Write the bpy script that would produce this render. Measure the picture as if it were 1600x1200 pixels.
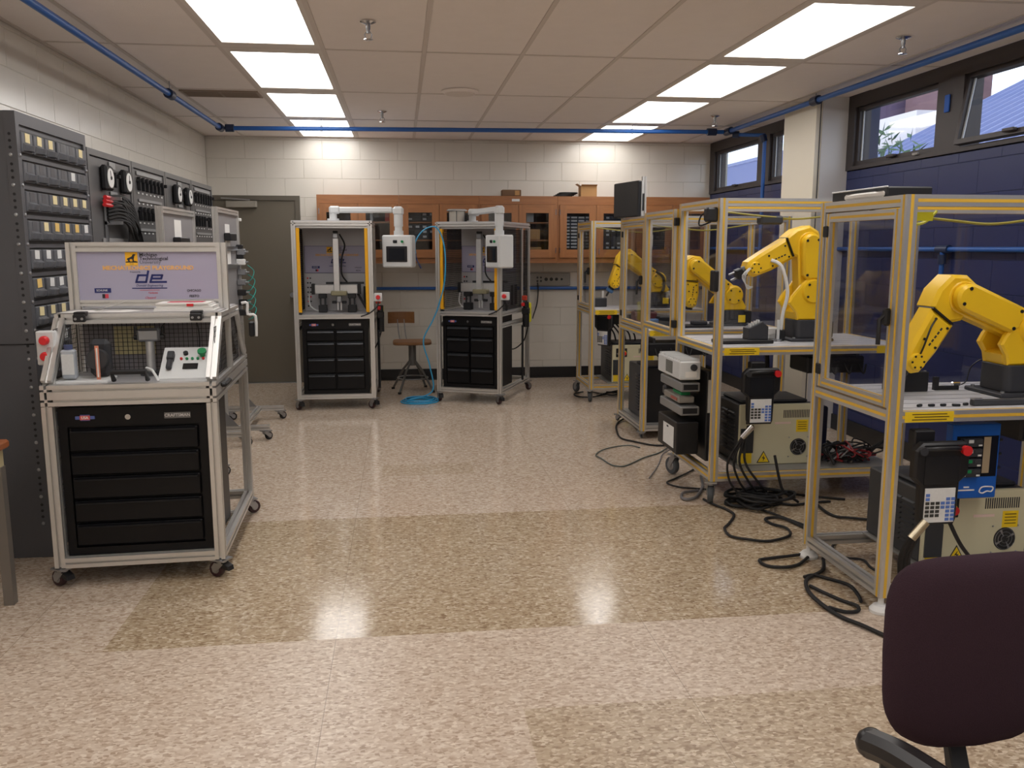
import bpy, math, random
from mathutils import Vector, Matrix
random.seed(7)
PI = math.pi
sc = bpy.context.scene
for o in list(bpy.data.objects): bpy.data.objects.remove(o)
col = sc.collection

# ------------------------------------------------------------------ camera
cam = bpy.data.cameras.new('camera'); cam.sensor_width = 36.0; cam.lens = 36.0 * 1345 / 1600
cam.clip_start = 0.05; cam.clip_end = 200
co = bpy.data.objects.new('camera', cam); col.objects.link(co)
co.location = (0, 0, 1.5); co.rotation_euler = (math.radians(90 - 9.04), 0, math.radians(-7.28))
sc.camera = co
# ------------------------------------------------------------------ world (overcast sky)
w = bpy.data.worlds.new('sky'); sc.world = w; w.use_nodes = True
bg = w.node_tree.nodes['Background']; bg.inputs[0].default_value = (0.80, 0.88, 1.0, 1); bg.inputs[1].default_value = 2.3
# ------------------------------------------------------------------ exposure
LAMP = 6.4                      # radiance of the fluorescent lenses
vs = sc.view_settings
vs.view_transform = 'Standard'; vs.look = 'None'; vs.gamma = 1.0; vs.exposure = 0.0; vs.use_curve_mapping = False

# ------------------------------------------------------------------ materials
def lin(c):
    return tuple(((x / 255) / 12.92 if x / 255 <= 0.04045 else ((x / 255 + 0.055) / 1.055) ** 2.4) for x in c)
MATS = {}
def mat(name, rgb, rough=0.5, metal=0.0, var=0.0, scale=20.0, bump=0.0, bscale=None, spec=0.5, stretch=None):
    if name in MATS: return MATS[name]
    m = bpy.data.materials.new(name); m.use_nodes = True
    nt = m.node_tree; b = nt.nodes['Principled BSDF']
    c = lin(rgb)
    b.inputs['Base Color'].default_value = (*c, 1); b.inputs['Roughness'].default_value = rough
    b.inputs['Metallic'].default_value = metal; b.inputs['Specular IOR Level'].default_value = spec
    if var or bump:
        tc = nt.nodes.new('ShaderNodeTexCoord'); src = tc.outputs['Object']
        if stretch:
            mp = nt.nodes.new('ShaderNodeMapping'); mp.inputs['Scale'].default_value = stretch
            nt.links.new(src, mp.inputs['Vector']); src = mp.outputs['Vector']
    if var:
        n = nt.nodes.new('ShaderNodeTexNoise'); n.inputs['Scale'].default_value = scale; n.inputs['Detail'].default_value = 4
        nt.links.new(src, n.inputs['Vector'])
        r = nt.nodes.new('ShaderNodeMix'); r.data_type = 'RGBA'
        r.inputs['A'].default_value = (*[x * (1 - var) for x in c], 1); r.inputs['B'].default_value = (*[min(1, x * (1 + var)) for x in c], 1)
        nt.links.new(n.outputs['Fac'], r.inputs['Factor']); nt.links.new(r.outputs['Result'], b.inputs['Base Color'])
    if bump:
        n2 = nt.nodes.new('ShaderNodeTexNoise'); n2.inputs['Scale'].default_value = bscale or scale; n2.inputs['Detail'].default_value = 3
        nt.links.new(src, n2.inputs['Vector'])
        bp = nt.nodes.new('ShaderNodeBump'); bp.inputs['Strength'].default_value = bump; bp.inputs['Distance'].default_value = 0.004
        nt.links.new(n2.outputs['Fac'], bp.inputs['Height']); nt.links.new(bp.outputs['Normal'], b.inputs['Normal'])
    MATS[name] = m
    return m
def emit(name, rgb, s):
    if name in MATS: return MATS[name]
    m = bpy.data.materials.new(name); m.use_nodes = True; nt = m.node_tree; nt.nodes.clear()
    e = nt.nodes.new('ShaderNodeEmission'); e.inputs[0].default_value = (*rgb, 1); e.inputs[1].default_value = s
    o = nt.nodes.new('ShaderNodeOutputMaterial'); nt.links.new(e.outputs[0], o.inputs[0]); MATS[name] = m
    return m
def glass(name, tint, ior=1.45, rough=0.03, gain=1.0):
    if name in MATS: return MATS[name]
    m = bpy.data.materials.new(name); m.use_nodes = True; nt = m.node_tree; nt.nodes.clear()
    t = nt.nodes.new('ShaderNodeBsdfTransparent'); t.inputs[0].default_value = (*tint, 1)
    g = nt.nodes.new('ShaderNodeBsdfGlossy'); g.inputs['Roughness'].default_value = rough
    lw = nt.nodes.new('ShaderNodeLayerWeight'); lw.inputs[0].default_value = 0.5
    pw = nt.nodes.new('ShaderNodeMath'); pw.operation = 'POWER'; pw.inputs[1].default_value = 5.0; nt.links.new(lw.outputs['Facing'], pw.inputs[0])
    f = nt.nodes.new('ShaderNodeMath'); f.operation = 'MULTIPLY_ADD'; f.inputs[1].default_value = 0.9; f.inputs[2].default_value = ((ior - 1) / (ior + 1)) ** 2
    nt.links.new(pw.outputs[0], f.inputs[0])
    x = nt.nodes.new('ShaderNodeMixShader'); o = nt.nodes.new('ShaderNodeOutputMaterial')
    nt.links.new(f.outputs[0], x.inputs[0]); nt.links.new(t.outputs[0], x.inputs[1]); nt.links.new(g.outputs[0], x.inputs[2])
    nt.links.new(x.outputs[0], o.inputs[0]); MATS[name] = m
    return m

wall_paint = mat('cream_block_paint', (218, 213, 203), 0.2, 0, 0.03, 6, 0.05, 160)
mortar = mat('cream_mortar', (200, 194, 182), 0.6)
navy = mat('navy_block_paint', (38, 47, 92), 0.35, 0, 0.05, 5, 0.1, 160)
navy_mortar = mat('navy_mortar', (33, 40, 74), 0.6)
tile_m = mat('ceiling_tile_board', (242, 234, 229), 0.9, 0, 0.03, 8, 0.35, 140)
grid_m = mat('ceiling_grid_paint', (214, 204, 196), 0.6)
alu = mat('anodised_aluminium', (212, 210, 207), 0.34, 0.7, 0.04, 40)
alu2 = mat('brushed_aluminium', (222, 222, 222), 0.3, 0.7, 0.05, 60)
steel = mat('zinc_steel', (170, 172, 176), 0.32, 0.9, 0.06, 40)
chrome = mat('chrome', (220, 220, 222), 0.12, 1.0)
yel_strip = mat('yellow_slot_cover', (228, 184, 62), 0.5)
yel_robot = mat('yellow_robot_paint', (243, 197, 36), 0.34, 0, 0.04, 5)
yel_curtain = mat('yellow_curtain_housing', (236, 172, 14), 0.4)
yel_label = mat('yellow_label', (240, 204, 30), 0.55)
black = mat('black_plastic', (22, 22, 25), 0.45)
black_g = mat('black_gloss_paint', (7, 7, 11), 0.4, 0, 0.1, 4, 0.06, 300, spec=0.3)
charcoal = mat('charcoal_casting', (48, 49, 54), 0.55, 0, 0.08, 30)
dark_steel = mat('dark_louvred_steel', (62, 63, 66), 0.5, 0.1, 0.05, 20)
rubber = mat('black_rubber', (26, 25, 26), 0.7)
grey_rubber = mat('grey_rubber_tyre', (78, 82, 86), 0.65)
beige = mat('beige_controller_paint', (206, 200, 168), 0.5, 0, 0.03, 8)
grey_cab = mat('grey_cabinet_paint', (84, 84, 88), 0.45, 0, 0.06, 4, 0.1, 200)
grey_cab_d = mat('grey_drawer_paint', (92, 94, 99), 0.42, 0, 0.06, 9)
panel_grey = mat('switchboard_paint', (98, 97, 98), 0.42, 0.1, 0.10, 6)
white_pl = mat('white_plastic', (228, 228, 226), 0.45)
hmi_grey = mat('pale_enclosure_paint', (212, 214, 214), 0.4)
paper = mat('white_paper', (236, 234, 230), 0.8)
cream_label = mat('cream_label_card', (238, 222, 172), 0.8, 0, 0.12, 60)
white_label = mat('white_label_card', (226, 226, 224), 0.8, 0, 0.08, 90)
amber_label = mat('amber_label_card', (232, 196, 116), 0.8, 0, 0.1, 60)
red_pl = mat('red_plastic', (214, 40, 44), 0.4)
green_pl = mat('green_plastic', (20, 140, 80), 0.4)
blue_pl = mat('blue_pipe', (36, 92, 168), 0.35)
cyan_hose = mat('cyan_hose', (52, 158, 208), 0.35)
blue_panel = mat('blue_enclosure', (22, 92, 186), 0.4)
oak = mat('oak_cabinet', (160, 106, 64), 0.38, 0, 0.32, 7, 0.1, 30, stretch=(6, 6, 0.6))
oak_h = mat('oak_rail', (158, 104, 62), 0.38, 0, 0.32, 7, 0.1, 30, stretch=(0.6, 6, 6))
wood_seat = mat('worn_plywood', (140, 96, 56), 0.4, 0, 0.25, 6, stretch=(0.7, 8, 8))
door_m = mat('taupe_door_paint', (108, 101, 88), 0.45, 0, 0.02, 3)
frame_m = mat('taupe_frame_paint', (96, 90, 79), 0.45)
bronze = mat('bronze_window_frame', (66, 60, 60), 0.45, 0.2)
screen_m = mat('dark_screen', (24, 26, 32), 0.12)
board_m = mat('lavender_sign_board', (172, 168, 190), 0.3)
plate_m = mat('grey_back_plate', (186, 184, 186), 0.4, 0.2)
deck_m = mat('grey_deck_plate', (190, 188, 190), 0.4, 0.3, 0.06, 14)
table_m = mat('scuffed_table_top', (206, 206, 210), 0.4, 0.15, 0.16, 14)
base_m = mat('black_cove_base', (26, 26, 29), 0.4)
fabric = mat('plum_fabric', (62, 46, 54), 0.95, 0, 0.22, 420, 0.5, 500, spec=0.1)
card = mat('brown_cardboard', (186, 142, 92), 0.8, 0, 0.06, 10)
ink = mat('dark_ink', (44, 42, 46), 0.7)
ink_navy = mat('navy_ink', (34, 42, 104), 0.6)
ink_red = mat('red_ink', (206, 66, 84), 0.6)
ink_gold = mat('gold_ink', (238, 186, 118), 0.6)
gold = mat('crest_gold', (244, 182, 24), 0.5)
wire_m = mat('dark_mesh_wire', (44, 42, 44), 0.5, 0.5)
glass_win = glass('window_pane_glass', (0.93, 0.95, 0.97))
poly = glass('polycarbonate', (0.94, 0.94, 0.95), 1.5)
clear = glass('clear_acrylic', (0.93, 0.94, 0.95), 1.35)
cab_glass = glass('cabinet_glass', (0.82, 0.84, 0.86), 1.5)

# ------------------------------------------------------------------ mesh builder
class MB:
    def __init__(s): s.v = []; s.f = []
    def add(s, vs_, fs, M=None):
        n = len(s.v)
        s.v += [tuple(M @ Vector(p)) if M else tuple(p) for p in vs_]
        s.f += [tuple(i + n for i in f) for f in fs]
        return s
    def box(s, c, d, M=None):
        x, y, z = c; a, b, h = d[0] / 2, d[1] / 2, d[2] / 2
        v = [(x + i * a, y + j * b, z + k * h) for i in (-1, 1) for j in (-1, 1) for k in (-1, 1)]
        return s.add(v, [(0, 1, 3, 2), (4, 6, 7, 5), (0, 4, 5, 1), (2, 3, 7, 6), (0, 2, 6, 4), (1, 5, 7, 3)], M)
    def bx(s, x0, x1, y0, y1, z0, z1, M=None):
        return s.box(((x0 + x1) / 2, (y0 + y1) / 2, (z0 + z1) / 2), (x1 - x0, y1 - y0, z1 - z0), M)
    def rbox(s, c, d, b=0.005, M=None):
        a = [x / 2 for x in d]; b = min(b, *[x * 0.98 for x in a]); v = []; idx = {}
        for i in (-1, 1):
            for j in (-1, 1):
                for k in (-1, 1):
                    for ax in range(3):
                        p = [i * (a[0] - b), j * (a[1] - b), k * (a[2] - b)]
                        p[ax] = (i, j, k)[ax] * a[ax]
                        idx[(i, j, k, ax)] = len(v); v.append((c[0] + p[0], c[1] + p[1], c[2] + p[2]))
        f = []
        def q(l, n):
            pts = [Vector(v[i]) for i in l]
            nn = (pts[1] - pts[0]).cross(pts[2] - pts[0])
            f.append(tuple(l) if nn.dot(Vector(n)) > 0 else tuple(reversed(l)))
        for ax in range(3):
            o1, o2 = [t for t in range(3) if t != ax]
            for sg in (-1, 1):
                l = []
                for (p, r) in ((-1, -1), (1, -1), (1, 1), (-1, 1)):
                    k = [0, 0, 0]; k[ax] = sg; k[o1] = p; k[o2] = r; l.append(idx[(*k, ax)])
                n = [0, 0, 0]; n[ax] = sg; q(l, n)
        for ax in range(3):
            o1, o2 = [t for t in range(3) if t != ax]
            for p in (-1, 1):
                for r in (-1, 1):
                    l = []
                    for (sg, oo) in ((-1, o1), (1, o1), (1, o2), (-1, o2)):
                        k = [0, 0, 0]; k[ax] = sg; k[o1] = p; k[o2] = r; l.append(idx[(*k, oo)])
                    n = [0, 0, 0]; n[o1] = p; n[o2] = r; q(l, n)
        for i in (-1, 1):
            for j in (-1, 1):
                for k in (-1, 1): q([idx[(i, j, k, t)] for t in range(3)], (i, j, k))
        return s.add(v, f, M)
    def cyl(s, p0, p1, r, r1=None, n=12, M=None):
        p0, p1 = Vector(p0), Vector(p1); d = (p1 - p0).normalized(); r1 = r if r1 is None else r1
        u = d.orthogonal().normalized(); w_ = d.cross(u); v = []
        for k in range(n):
            a = 2 * PI * k / n; e = u * math.cos(a) + w_ * math.sin(a); v += [p0 + e * r, p1 + e * r1]
        f = [(2 * k, 2 * ((k + 1) % n), 2 * ((k + 1) % n) + 1, 2 * k + 1) for k in range(n)]
        f += [tuple(2 * k for k in reversed(range(n))), tuple(2 * k + 1 for k in range(n))]
        return s.add(v, f, M)
    def tube(s, pts, r, n=6, closed=False, M=None):
        P = [Vector(p) for p in pts]; v = []; f = []; m = len(P); u = None
        for i in range(m):
            if closed: d = P[(i + 1) % m] - P[i - 1]
            else: d = P[min(i + 1, m - 1)] - P[max(i - 1, 0)]
            d.normalize()
            if u is None: u = d.orthogonal().normalized()
            else:
                u = u - d * u.dot(d)
                u = u.normalized() if u.length > 1e-6 else d.orthogonal().normalized()
            w_ = d.cross(u)
            for k in range(n):
                a = 2 * PI * k / n; v.append(P[i] + (u * math.cos(a) + w_ * math.sin(a)) * r)
        for i in range(m if closed else m - 1):
            j = (i + 1) % m
            for k in range(n): f.append((i * n + k, i * n + (k + 1) % n, j * n + (k + 1) % n, j * n + k))
        if not closed: f += [tuple(reversed(range(n))), tuple((m - 1) * n + k for k in range(n))]
        return s.add(v, f, M)
    def prism(s, poly2, a, b, bev=0.0, plane='xz', M=None):
        # polygon extruded from a to b along the third axis, both rims bevelled
        n = len(poly2); area = sum(poly2[i][0] * poly2[(i + 1) % n][1] - poly2[(i + 1) % n][0] * poly2[i][1] for i in range(n))
        if area < 0: poly2 = list(reversed(poly2))
        def inset(d):
            o = []
            for i in range(n):
                p0, p, p1 = [Vector(poly2[(i + t) % n]) for t in (-1, 0, 1)]
                e0 = (p - p0).normalized(); e1 = (p1 - p).normalized()
                n0 = Vector((-e0.y, e0.x)); n1 = Vector((-e1.y, e1.x)); t = n0 + n1
                if t.length < 1e-5: t = n0
                else: t = t / max(0.35, t.length_squared / 2)
                o.append(p + t * d)
            return o
        rings = [(inset(bev), a), (poly2, a + bev), (poly2, b - bev), (inset(bev), b)] if bev else [(poly2, a), (poly2, b)]
        def m3(p, h):
            return {'xz': (p[0], h, p[1]), 'xy': (p[0], p[1], h), 'yz': (h, p[0], p[1])}[plane]
        v = [m3(p, h) for (ps, h) in rings for p in ps]; f = []
        flip = plane == 'xz'
        for r in range(len(rings) - 1):
            for i in range(n):
                l = (r * n + i, r * n + (i + 1) % n, (r + 1) * n + (i + 1) % n, (r + 1) * n + i)
                f.append(tuple(reversed(l)) if flip else l)
        c0 = tuple(reversed(range(n))); c1 = tuple((len(rings) - 1) * n + i for i in range(n))
        f += [tuple(reversed(c0)), tuple(reversed(c1))] if flip else [c0, c1]
        return s.add(v, f, M)
    def lathe(s, prof, c=(0, 0, 0), n=20, M=None):
        v = []; f = []; m = len(prof)
        for (r, z) in prof:
            for k in range(n):
                a = 2 * PI * k / n; v.append((c[0] + r * math.cos(a), c[1] + r * math.sin(a), c[2] + z))
        for i in range(m - 1):
            for k in range(n): f.append((i * n + k, i * n + (k + 1) % n, (i + 1) * n + (k + 1) % n, (i + 1) * n + k))
        f += [tuple(reversed(range(n))), tuple((m - 1) * n + k for k in range(n))]
        return s.add(v, f, M)
    def tbar(s, p0, p1, sz=0.045, nx=1, ny=1, up=(0, 0, 1), gw=0.115):
        # T-slot extrusion: nx by ny cells, one groove per cell on every outer side
        p0, p1 = Vector(p0), Vector(p1); d = (p1 - p0); L = d.length; d.normalize(); up = Vector(up)
        if abs(d.dot(up)) > 0.9: up = Vector((0, 1, 0))
        u = d.cross(up).normalized(); w_ = u.cross(d); a, b = nx * sz / 2, ny * sz / 2; g = sz * gw; dp = sz * (0.36 if gw < 0.13 else 0.3); P = []
        def side(q0, q1, n):
            q0, q1 = Vector(q0), Vector(q1); e = (q1 - q0).normalized(); nn = Vector((-e.y, e.x))
            P.append(q0)
            for k in range(n):
                m = q0 + e * sz * (k + 0.5)
                P.extend([m - e * g, m - e * g + nn * dp, m + e * g + nn * dp, m + e * g])
        side((-a, -b), (a, -b), nx); side((a, -b), (a, b), ny); side((a, b), (-a, b), nx); side((-a, b), (-a, -b), ny)
        n = len(P); v = [p0 + u * q.x + w_ * q.y for q in P] + [p1 + u * q.x + w_ * q.y for q in P]
        f = [(i, n + i, n + (i + 1) % n, (i + 1) % n) for i in range(n)] + [tuple(range(n)), tuple(n + i for i in reversed(range(n)))]
        return s.add(v, f)
    def strips(s, p0, p1, sz=0.045, nx=1, ny=1, up=(0, 0, 1)):
        p0, p1 = Vector(p0), Vector(p1); d = (p1 - p0); d.normalize(); up = Vector(up)
        if abs(d.dot(up)) > 0.9: up = Vector((0, 1, 0))
        u = d.cross(up).normalized(); w_ = u.cross(d); a, b = nx * sz / 2, ny * sz / 2; g = sz * 0.14
        def strip(c, t, nrm):
            i0 = c - nrm * sz * 0.15; i1 = c + nrm * 0.0008
            q = [i0 - t * g, i0 + t * g, i1 + t * g, i1 - t * g]
            v = [p0 + x for x in q] + [p1 + x for x in q]
            s.add(v, [(0, 1, 5, 4), (1, 2, 6, 5), (2, 3, 7, 6), (3, 0, 4, 7), (3, 2, 1, 0), (4, 5, 6, 7)])
        for sg in (-1, 1):
            for k in range(nx): strip(u * (-a + sz * (k + 0.5)) + w_ * (sg * b), u, w_ * sg)
            for k in range(ny): strip(w_ * (-b + sz * (k + 0.5)) + u * (sg * a), w_, u * sg)
        return s
    def mesh(s, name):
        me = bpy.data.meshes.new(name); me.from_pydata([tuple(p) for p in s.v], [], s.f)
        return me
    def build(s, name, m, parent=None, loc=None, rot=None, smooth=True):
        me = s.mesh(name); me.materials.append(m)
        if smooth and me.polygons:
            me.polygons.foreach_set('use_smooth', [True] * len(me.polygons)); me.set_sharp_from_angle(angle=math.radians(32))
        return link(name, me, parent, loc, rot)
def link(name, me, parent=None, loc=None, rot=None):
    o = bpy.data.objects.new(name, me); col.objects.link(o)
    if parent: o.parent = parent
    if loc is not None: o.location = loc
    if rot is not None: o.rotation_euler = rot
    return o
def tag(o, label=None, cat=None, group=None, kind=None):
    if label: o['label'] = label
    if cat: o['category'] = cat
    if group: o['group'] = group
    if kind: o['kind'] = kind
    return o
def thing(name, label, cat, loc=(0, 0, 0), rz=0.0, group=None):
    o = bpy.data.objects.new(name, None); o.empty_display_size = 0.1; col.objects.link(o)
    o.location = loc; o.rotation_euler = (0, 0, rz)
    return tag(o, label, cat, group)
def kids(o): return [c for c in bpy.data.objects if c.parent == o]
def spline(pts, k=6, closed=False):
    P = [Vector(p) for p in pts]; n = len(P); out = []
    for i in range(n if closed else n - 1):
        if closed: a, b, c, d = P[i - 1], P[i], P[(i + 1) % n], P[(i + 2) % n]
        else: a, b, c, d = P[max(i - 1, 0)], P[i], P[i + 1], P[min(i + 2, n - 1)]
        for j in range(k):
            t = j / k
            out.append(0.5 * ((2 * b) + (c - a) * t + (2 * a - 5 * b + 4 * c - d) * t * t + (3 * b - a - 3 * c + d) * t ** 3))
    if not closed: out.append(P[-1])
    return out
def text(body, size, m, parent, loc, rot=(PI / 2, 0, 0), align='CENTER', name='lettering', sx=1.0, bold=0.0, shear=0.0, ext=0.0004):
    cu = bpy.data.curves.new(name, 'FONT'); cu.body = body; cu.size = size; cu.align_x = align; cu.align_y = 'CENTER'
    cu.extrude = ext; cu.offset = bold; cu.shear = shear; cu.resolution_u = 2
    t = bpy.data.objects.new('t', cu); me = bpy.data.meshes.new_from_object(t)
    bpy.data.objects.remove(t); me.name = name; me.materials.clear(); me.materials.append(m)
    o = link(name, me, parent, loc, rot); o.scale = (sx, 1, 1)
    return o
# ================================================================== SETTING
XL, XR, YB, YF, ZC = -2.045, 3.56, 9.8, -3.0, 2.67
def floor_mat():
    m = bpy.data.materials.new('speckled_vinyl_tile'); m.use_nodes = True; nt = m.node_tree; N = nt.nodes; L = nt.links
    b = N['Principled BSDF']; tc = N.new('ShaderNodeTexCoord'); sep = N.new('ShaderNodeSeparateXYZ'); L.new(tc.outputs['Object'], sep.inputs[0])
    def math_(op, a, b_=None, clamp=False):
        n = N.new('ShaderNodeMath'); n.operation = op; n.use_clamp = clamp
        for i, x in enumerate((a, b_)):
            if x is None: continue
            if isinstance(x, (int, float)): n.inputs[i].default_value = x
            else: L.new(x, n.inputs[i])
        return n.outputs[0]
    X, Y = sep.outputs['X'], sep.outputs['Y']
    gt = lambda a, v: math_('GREATER_THAN', a, v)
    lt = lambda a, v: math_('LESS_THAN', a, v)
    mul = lambda *a: a[0] if len(a) == 1 else math_('MULTIPLY', a[0], mul(*a[1:]))
    band = mul(gt(X, -1.14), gt(Y, 3.2), lt(Y, 4.72))
    patch = mul(gt(X, 0.37), lt(Y, 2.6))
    p3 = mul(gt(X, -0.15), lt(X, 0.46), gt(Y, 5.6), lt(Y, 5.9))
    old = math_('MAXIMUM', math_('MAXIMUM', band, math_('MULTIPLY', patch, 0.75)), math_('MULTIPLY', p3, 0.4))
    # chips
    mp = N.new('ShaderNodeMapping'); mp.inputs['Scale'].default_value = (70, 115, 90); L.new(tc.outputs['Object'], mp.inputs[0])
    vo = N.new('ShaderNodeTexVoronoi'); vo.inputs['Scale'].default_value = 1.0; L.new(mp.outputs[0], vo.inputs['Vector'])
    no = N.new('ShaderNodeTexNoise'); no.inputs['Scale'].default_value = 38; no.inputs['Detail'].default_value = 5; L.new(tc.outputs['Object'], no.inputs['Vector'])
    sc_ = N.new('ShaderNodeSeparateColor'); L.new(vo.outputs['Color'], sc_.inputs[0])
    chip = math_('ADD', math_('MULTIPLY', sc_.outputs[0], 0.6), math_('MULTIPLY', no.outputs['Fac'], 0.5))
    def ramp(cs):
        r = N.new('ShaderNodeValToRGB'); r.color_ramp.elements[0].position = cs[0][0]; r.color_ramp.elements[0].color = (*lin(cs[0][1]), 1)
        r.color_ramp.elements[1].position = cs[-1][0]; r.color_ramp.elements[1].color = (*lin(cs[-1][1]), 1)
        for p, c in cs[1:-1]:
            e = r.color_ramp.elements.new(p); e.color = (*lin(c), 1)
        L.new(chip, r.inputs[0]); return r.outputs[0]
    new_c = ramp([(0.22, (166, 143, 122)), (0.45, (197, 177, 157)), (0.7, (207, 190, 172)), (0.85, (221, 207, 190))])
    old_c = ramp([(0.22, (140, 116, 91)), (0.45, (174, 153, 126)), (0.7, (186, 167, 140)), (0.85, (211, 195, 172))])
    mx = N.new('ShaderNodeMix'); mx.data_type = 'RGBA'; L.new(old, mx.inputs['Factor']); L.new(new_c, mx.inputs['A']); L.new(old_c, mx.inputs['B'])
    # hairline joints of the 12 inch tiles, most of them waxed over
    def joint(c, off):
        f = math_('FRACT', math_('DIVIDE', math_('ADD', c, off), 1.22)); return lt(math_('MULTIPLY', f, 1.22), 0.003)
    j = math_('MULTIPLY', joint(X, 0.28 + 12.2), 0.5)
    jm = N.new('ShaderNodeMix'); jm.data_type = 'RGBA'; L.new(j, jm.inputs['Factor']); L.new(mx.outputs['Result'], jm.inputs['A']); jm.inputs['B'].default_value = (*lin((120, 100, 80)), 1)
    L.new(jm.outputs['Result'], b.inputs['Base Color'])
    rn = N.new('ShaderNodeTexNoise'); rn.inputs['Scale'].default_value = 3; L.new(tc.outputs['Object'], rn.inputs['Vector'])
    near = lt(Y, 3.2)
    L.new(math_('ADD', math_('MULTIPLY', rn.outputs['Fac'], 0.06), math_('ADD', math_('MULTIPLY', near, 0.22), 0.1)), b.inputs['Roughness'])
    b.inputs['Specular IOR Level'].default_value = 0.42
    return m
tag(MB().bx(XL - 0.2, XR + 0.2, YF - 0.2, YB + 0.2, -0.1, 0).build('floor', floor_mat()), kind='structure')

# walls: a mortar-coloured core with every visible block a piece of its own
BW, BH = 0.4064, 0.2032
def block_mesh(wd, ht, dp, m, axis):
    g = 0.0012
    b = MB(); c = 0.0022
    x0, x1, z0, z1 = g, wd - g, g, ht - g
    if axis == 'back':      # faces -Y
        v = [(x0, 0, z0), (x1, 0, z0), (x1, 0, z1), (x0, 0, z1)] + [(x0 + c, -dp, z0 + c), (x1 - c, -dp, z0 + c), (x1 - c, -dp, z1 - c), (x0 + c, -dp, z1 - c)]
    elif axis == 'left':    # on the left wall, faces +X, runs along Y
        v = [(0, x1, z0), (0, x0, z0), (0, x0, z1), (0, x1, z1)] + [(dp, x1 - c, z0 + c), (dp, x0 + c, z0 + c), (dp, x0 + c, z1 - c), (dp, x1 - c, z1 - c)]
    else:                   # right wall, faces -X
        v = [(0, x0, z0), (0, x1, z0), (0, x1, z1), (0, x0, z1)] + [(-dp, x0 + c, z0 + c), (-dp, x1 - c, z0 + c), (-dp, x1 - c, z1 - c), (-dp, x0 + c, z1 - c)]
    f = [(4, 5, 6, 7), (0, 1, 5, 4), (1, 2, 6, 5), (2, 3, 7, 6), (3, 0, 4, 7)]
    if axis != 'back': f = [tuple(reversed(q)) for q in f]
    b.add(v, f); me = b.mesh('block'); me.materials.append(m); return me
CACHE = {}
def blocks(wall, axis, a0, a1, z0, z1, at, m, skip=lambda a, b, c, d: False):
    zi = z0; r = int(round(z0 / BH))
    while zi < z1 - 0.01:
        h = min(BH, z1 - zi); a = a0 - (BW / 2 if r % 2 else 0)
        while a < a1 - 0.01:
            s, e = max(a, a0), min(a + BW, a1)
            if e - s > 0.03 and not skip(s, e, zi, zi + h):
                k = (axis, round(e - s, 3), round(h, 3), m.name)
                if k not in CACHE: CACHE[k] = block_mesh(e - s, h, 0.003, m, axis)
                link('block', CACHE[k], wall, {'back': (s, at, zi), 'left': (at, s, zi), 'right': (at, s, zi)}[axis])
            a += BW
        zi += BH; r += 1
wb = tag(MB().bx(XL - 0.2, XR + 0.2, YB + 0.004, YB + 0.2, 0, ZC + 0.2).build('wall_back', mortar), kind='structure')
blocks(wb, 'back', XL, XR, 0, ZC, YB + 0.004, wall_paint, lambda s, e, a, b: s > -2.03 and e < -1.09 and b < 2.1)
wl = tag(MB().bx(XL - 0.2, XL - 0.004, YF - 0.2, YB + 0.2, 0, ZC + 0.2).build('wall_left', mortar), kind='structure')
blocks(wl, 'left', 1.4, YB, BH * 5, ZC, XL - 0.004, wall_paint)
wr_ = tag(MB().bx(XR + 0.004, XR + 0.25, YF - 0.2, YB + 0.2, 0, 2.095).bx(XR + 0.004, XR + 0.25, 6.68, 7.3, 2.0, ZC + 0.2).bx(XR + 0.004, XR + 0.25, YF - 0.2, 1.2, 2.0, ZC + 0.2).build('wall_right', navy_mortar), kind='structure')
blocks(wr_, 'right', 0.8, 9.79, 0, 2.095, XR + 0.004, navy)
wf = tag(MB().bx(XL - 0.2, XR + 0.2, YF - 0.2, YF, 0, ZC + 0.2).build('wall_front', wall_paint), kind='structure')
p = tag(MB().bx(3.28, XR + 0.002, 6.69, 7.27, 0, ZC).build('wall_pillar', mat('pillar_paint', (222, 214, 196), 0.45, 0, 0.02, 5)), kind='structure')
MB().bx(3.312, 3.318, 6.684, 6.692, 0, ZC).build('joint_strip', mat('dark_joint', (60, 60, 64), 0.6), p)
MB().bx(3.33, XR, 6.683, 6.69, 0, ZC).build('furring_panel', mat('furring_daylit_grey', (206, 204, 204), 0.5), p)  # greyer than the pillar: window daylight on this face is put into its colour
bb = MB().bx(-1.07, XR, YB - 0.012, YB, 0, 0.125)
bb.bx(-1.07, XR, YB - 0.02, YB, 0, 0.012)
tag(bb.build('baseboard_back', base_m), kind='structure')
tag(MB().bx(XR - 0.012, XR, 7.27, YB, 0, 0.125).bx(XR - 0.012, XR, YF, 6.69, 0, 0.125).build('baseboard_right', base_m), kind='structure')

# ceiling: deck, tee grid, each board a piece
ce = tag(MB().bx(XL - 0.2, XR + 0.2, YF - 0.2, YB + 0.2, ZC + 0.06, ZC + 0.2).build('ceiling', tile_m), kind='structure')
GX = [XL] + [-0.438 + 0.604 * k for k in range(-2, 7)] + [XR]; GY = [YF] + [5.52 + 1.445 * k for k in range(-5, 3)] + [YB]
light_cells = []
LX = (2, 7)
vent_cell = (1, GY.index(5.52 + 1.445))
TC = {}
for i in range(len(GX) - 1):
    for j in range(len(GY) - 1):
        if GX[i + 1] - GX[i] < 0.06 or GY[j + 1] - GY[j] < 0.06: continue
        if i in LX: light_cells.append((i, j)); continue
        g = 0.011; k = (round(GX[i + 1] - GX[i], 3), round(GY[j + 1] - GY[j], 3))
        if k not in TC:
            b = MB().rbox((k[0] / 2, k[1] / 2, 0.012), (k[0] - 2 * g, k[1] - 2 * g, 0.022), 0.004); TC[k] = b.mesh('ceiling_tile'); TC[k].materials.append(tile_m)
        link('ceiling_tile', TC[k], ce, (GX[i], GY[j], ZC + 0.002))
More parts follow.
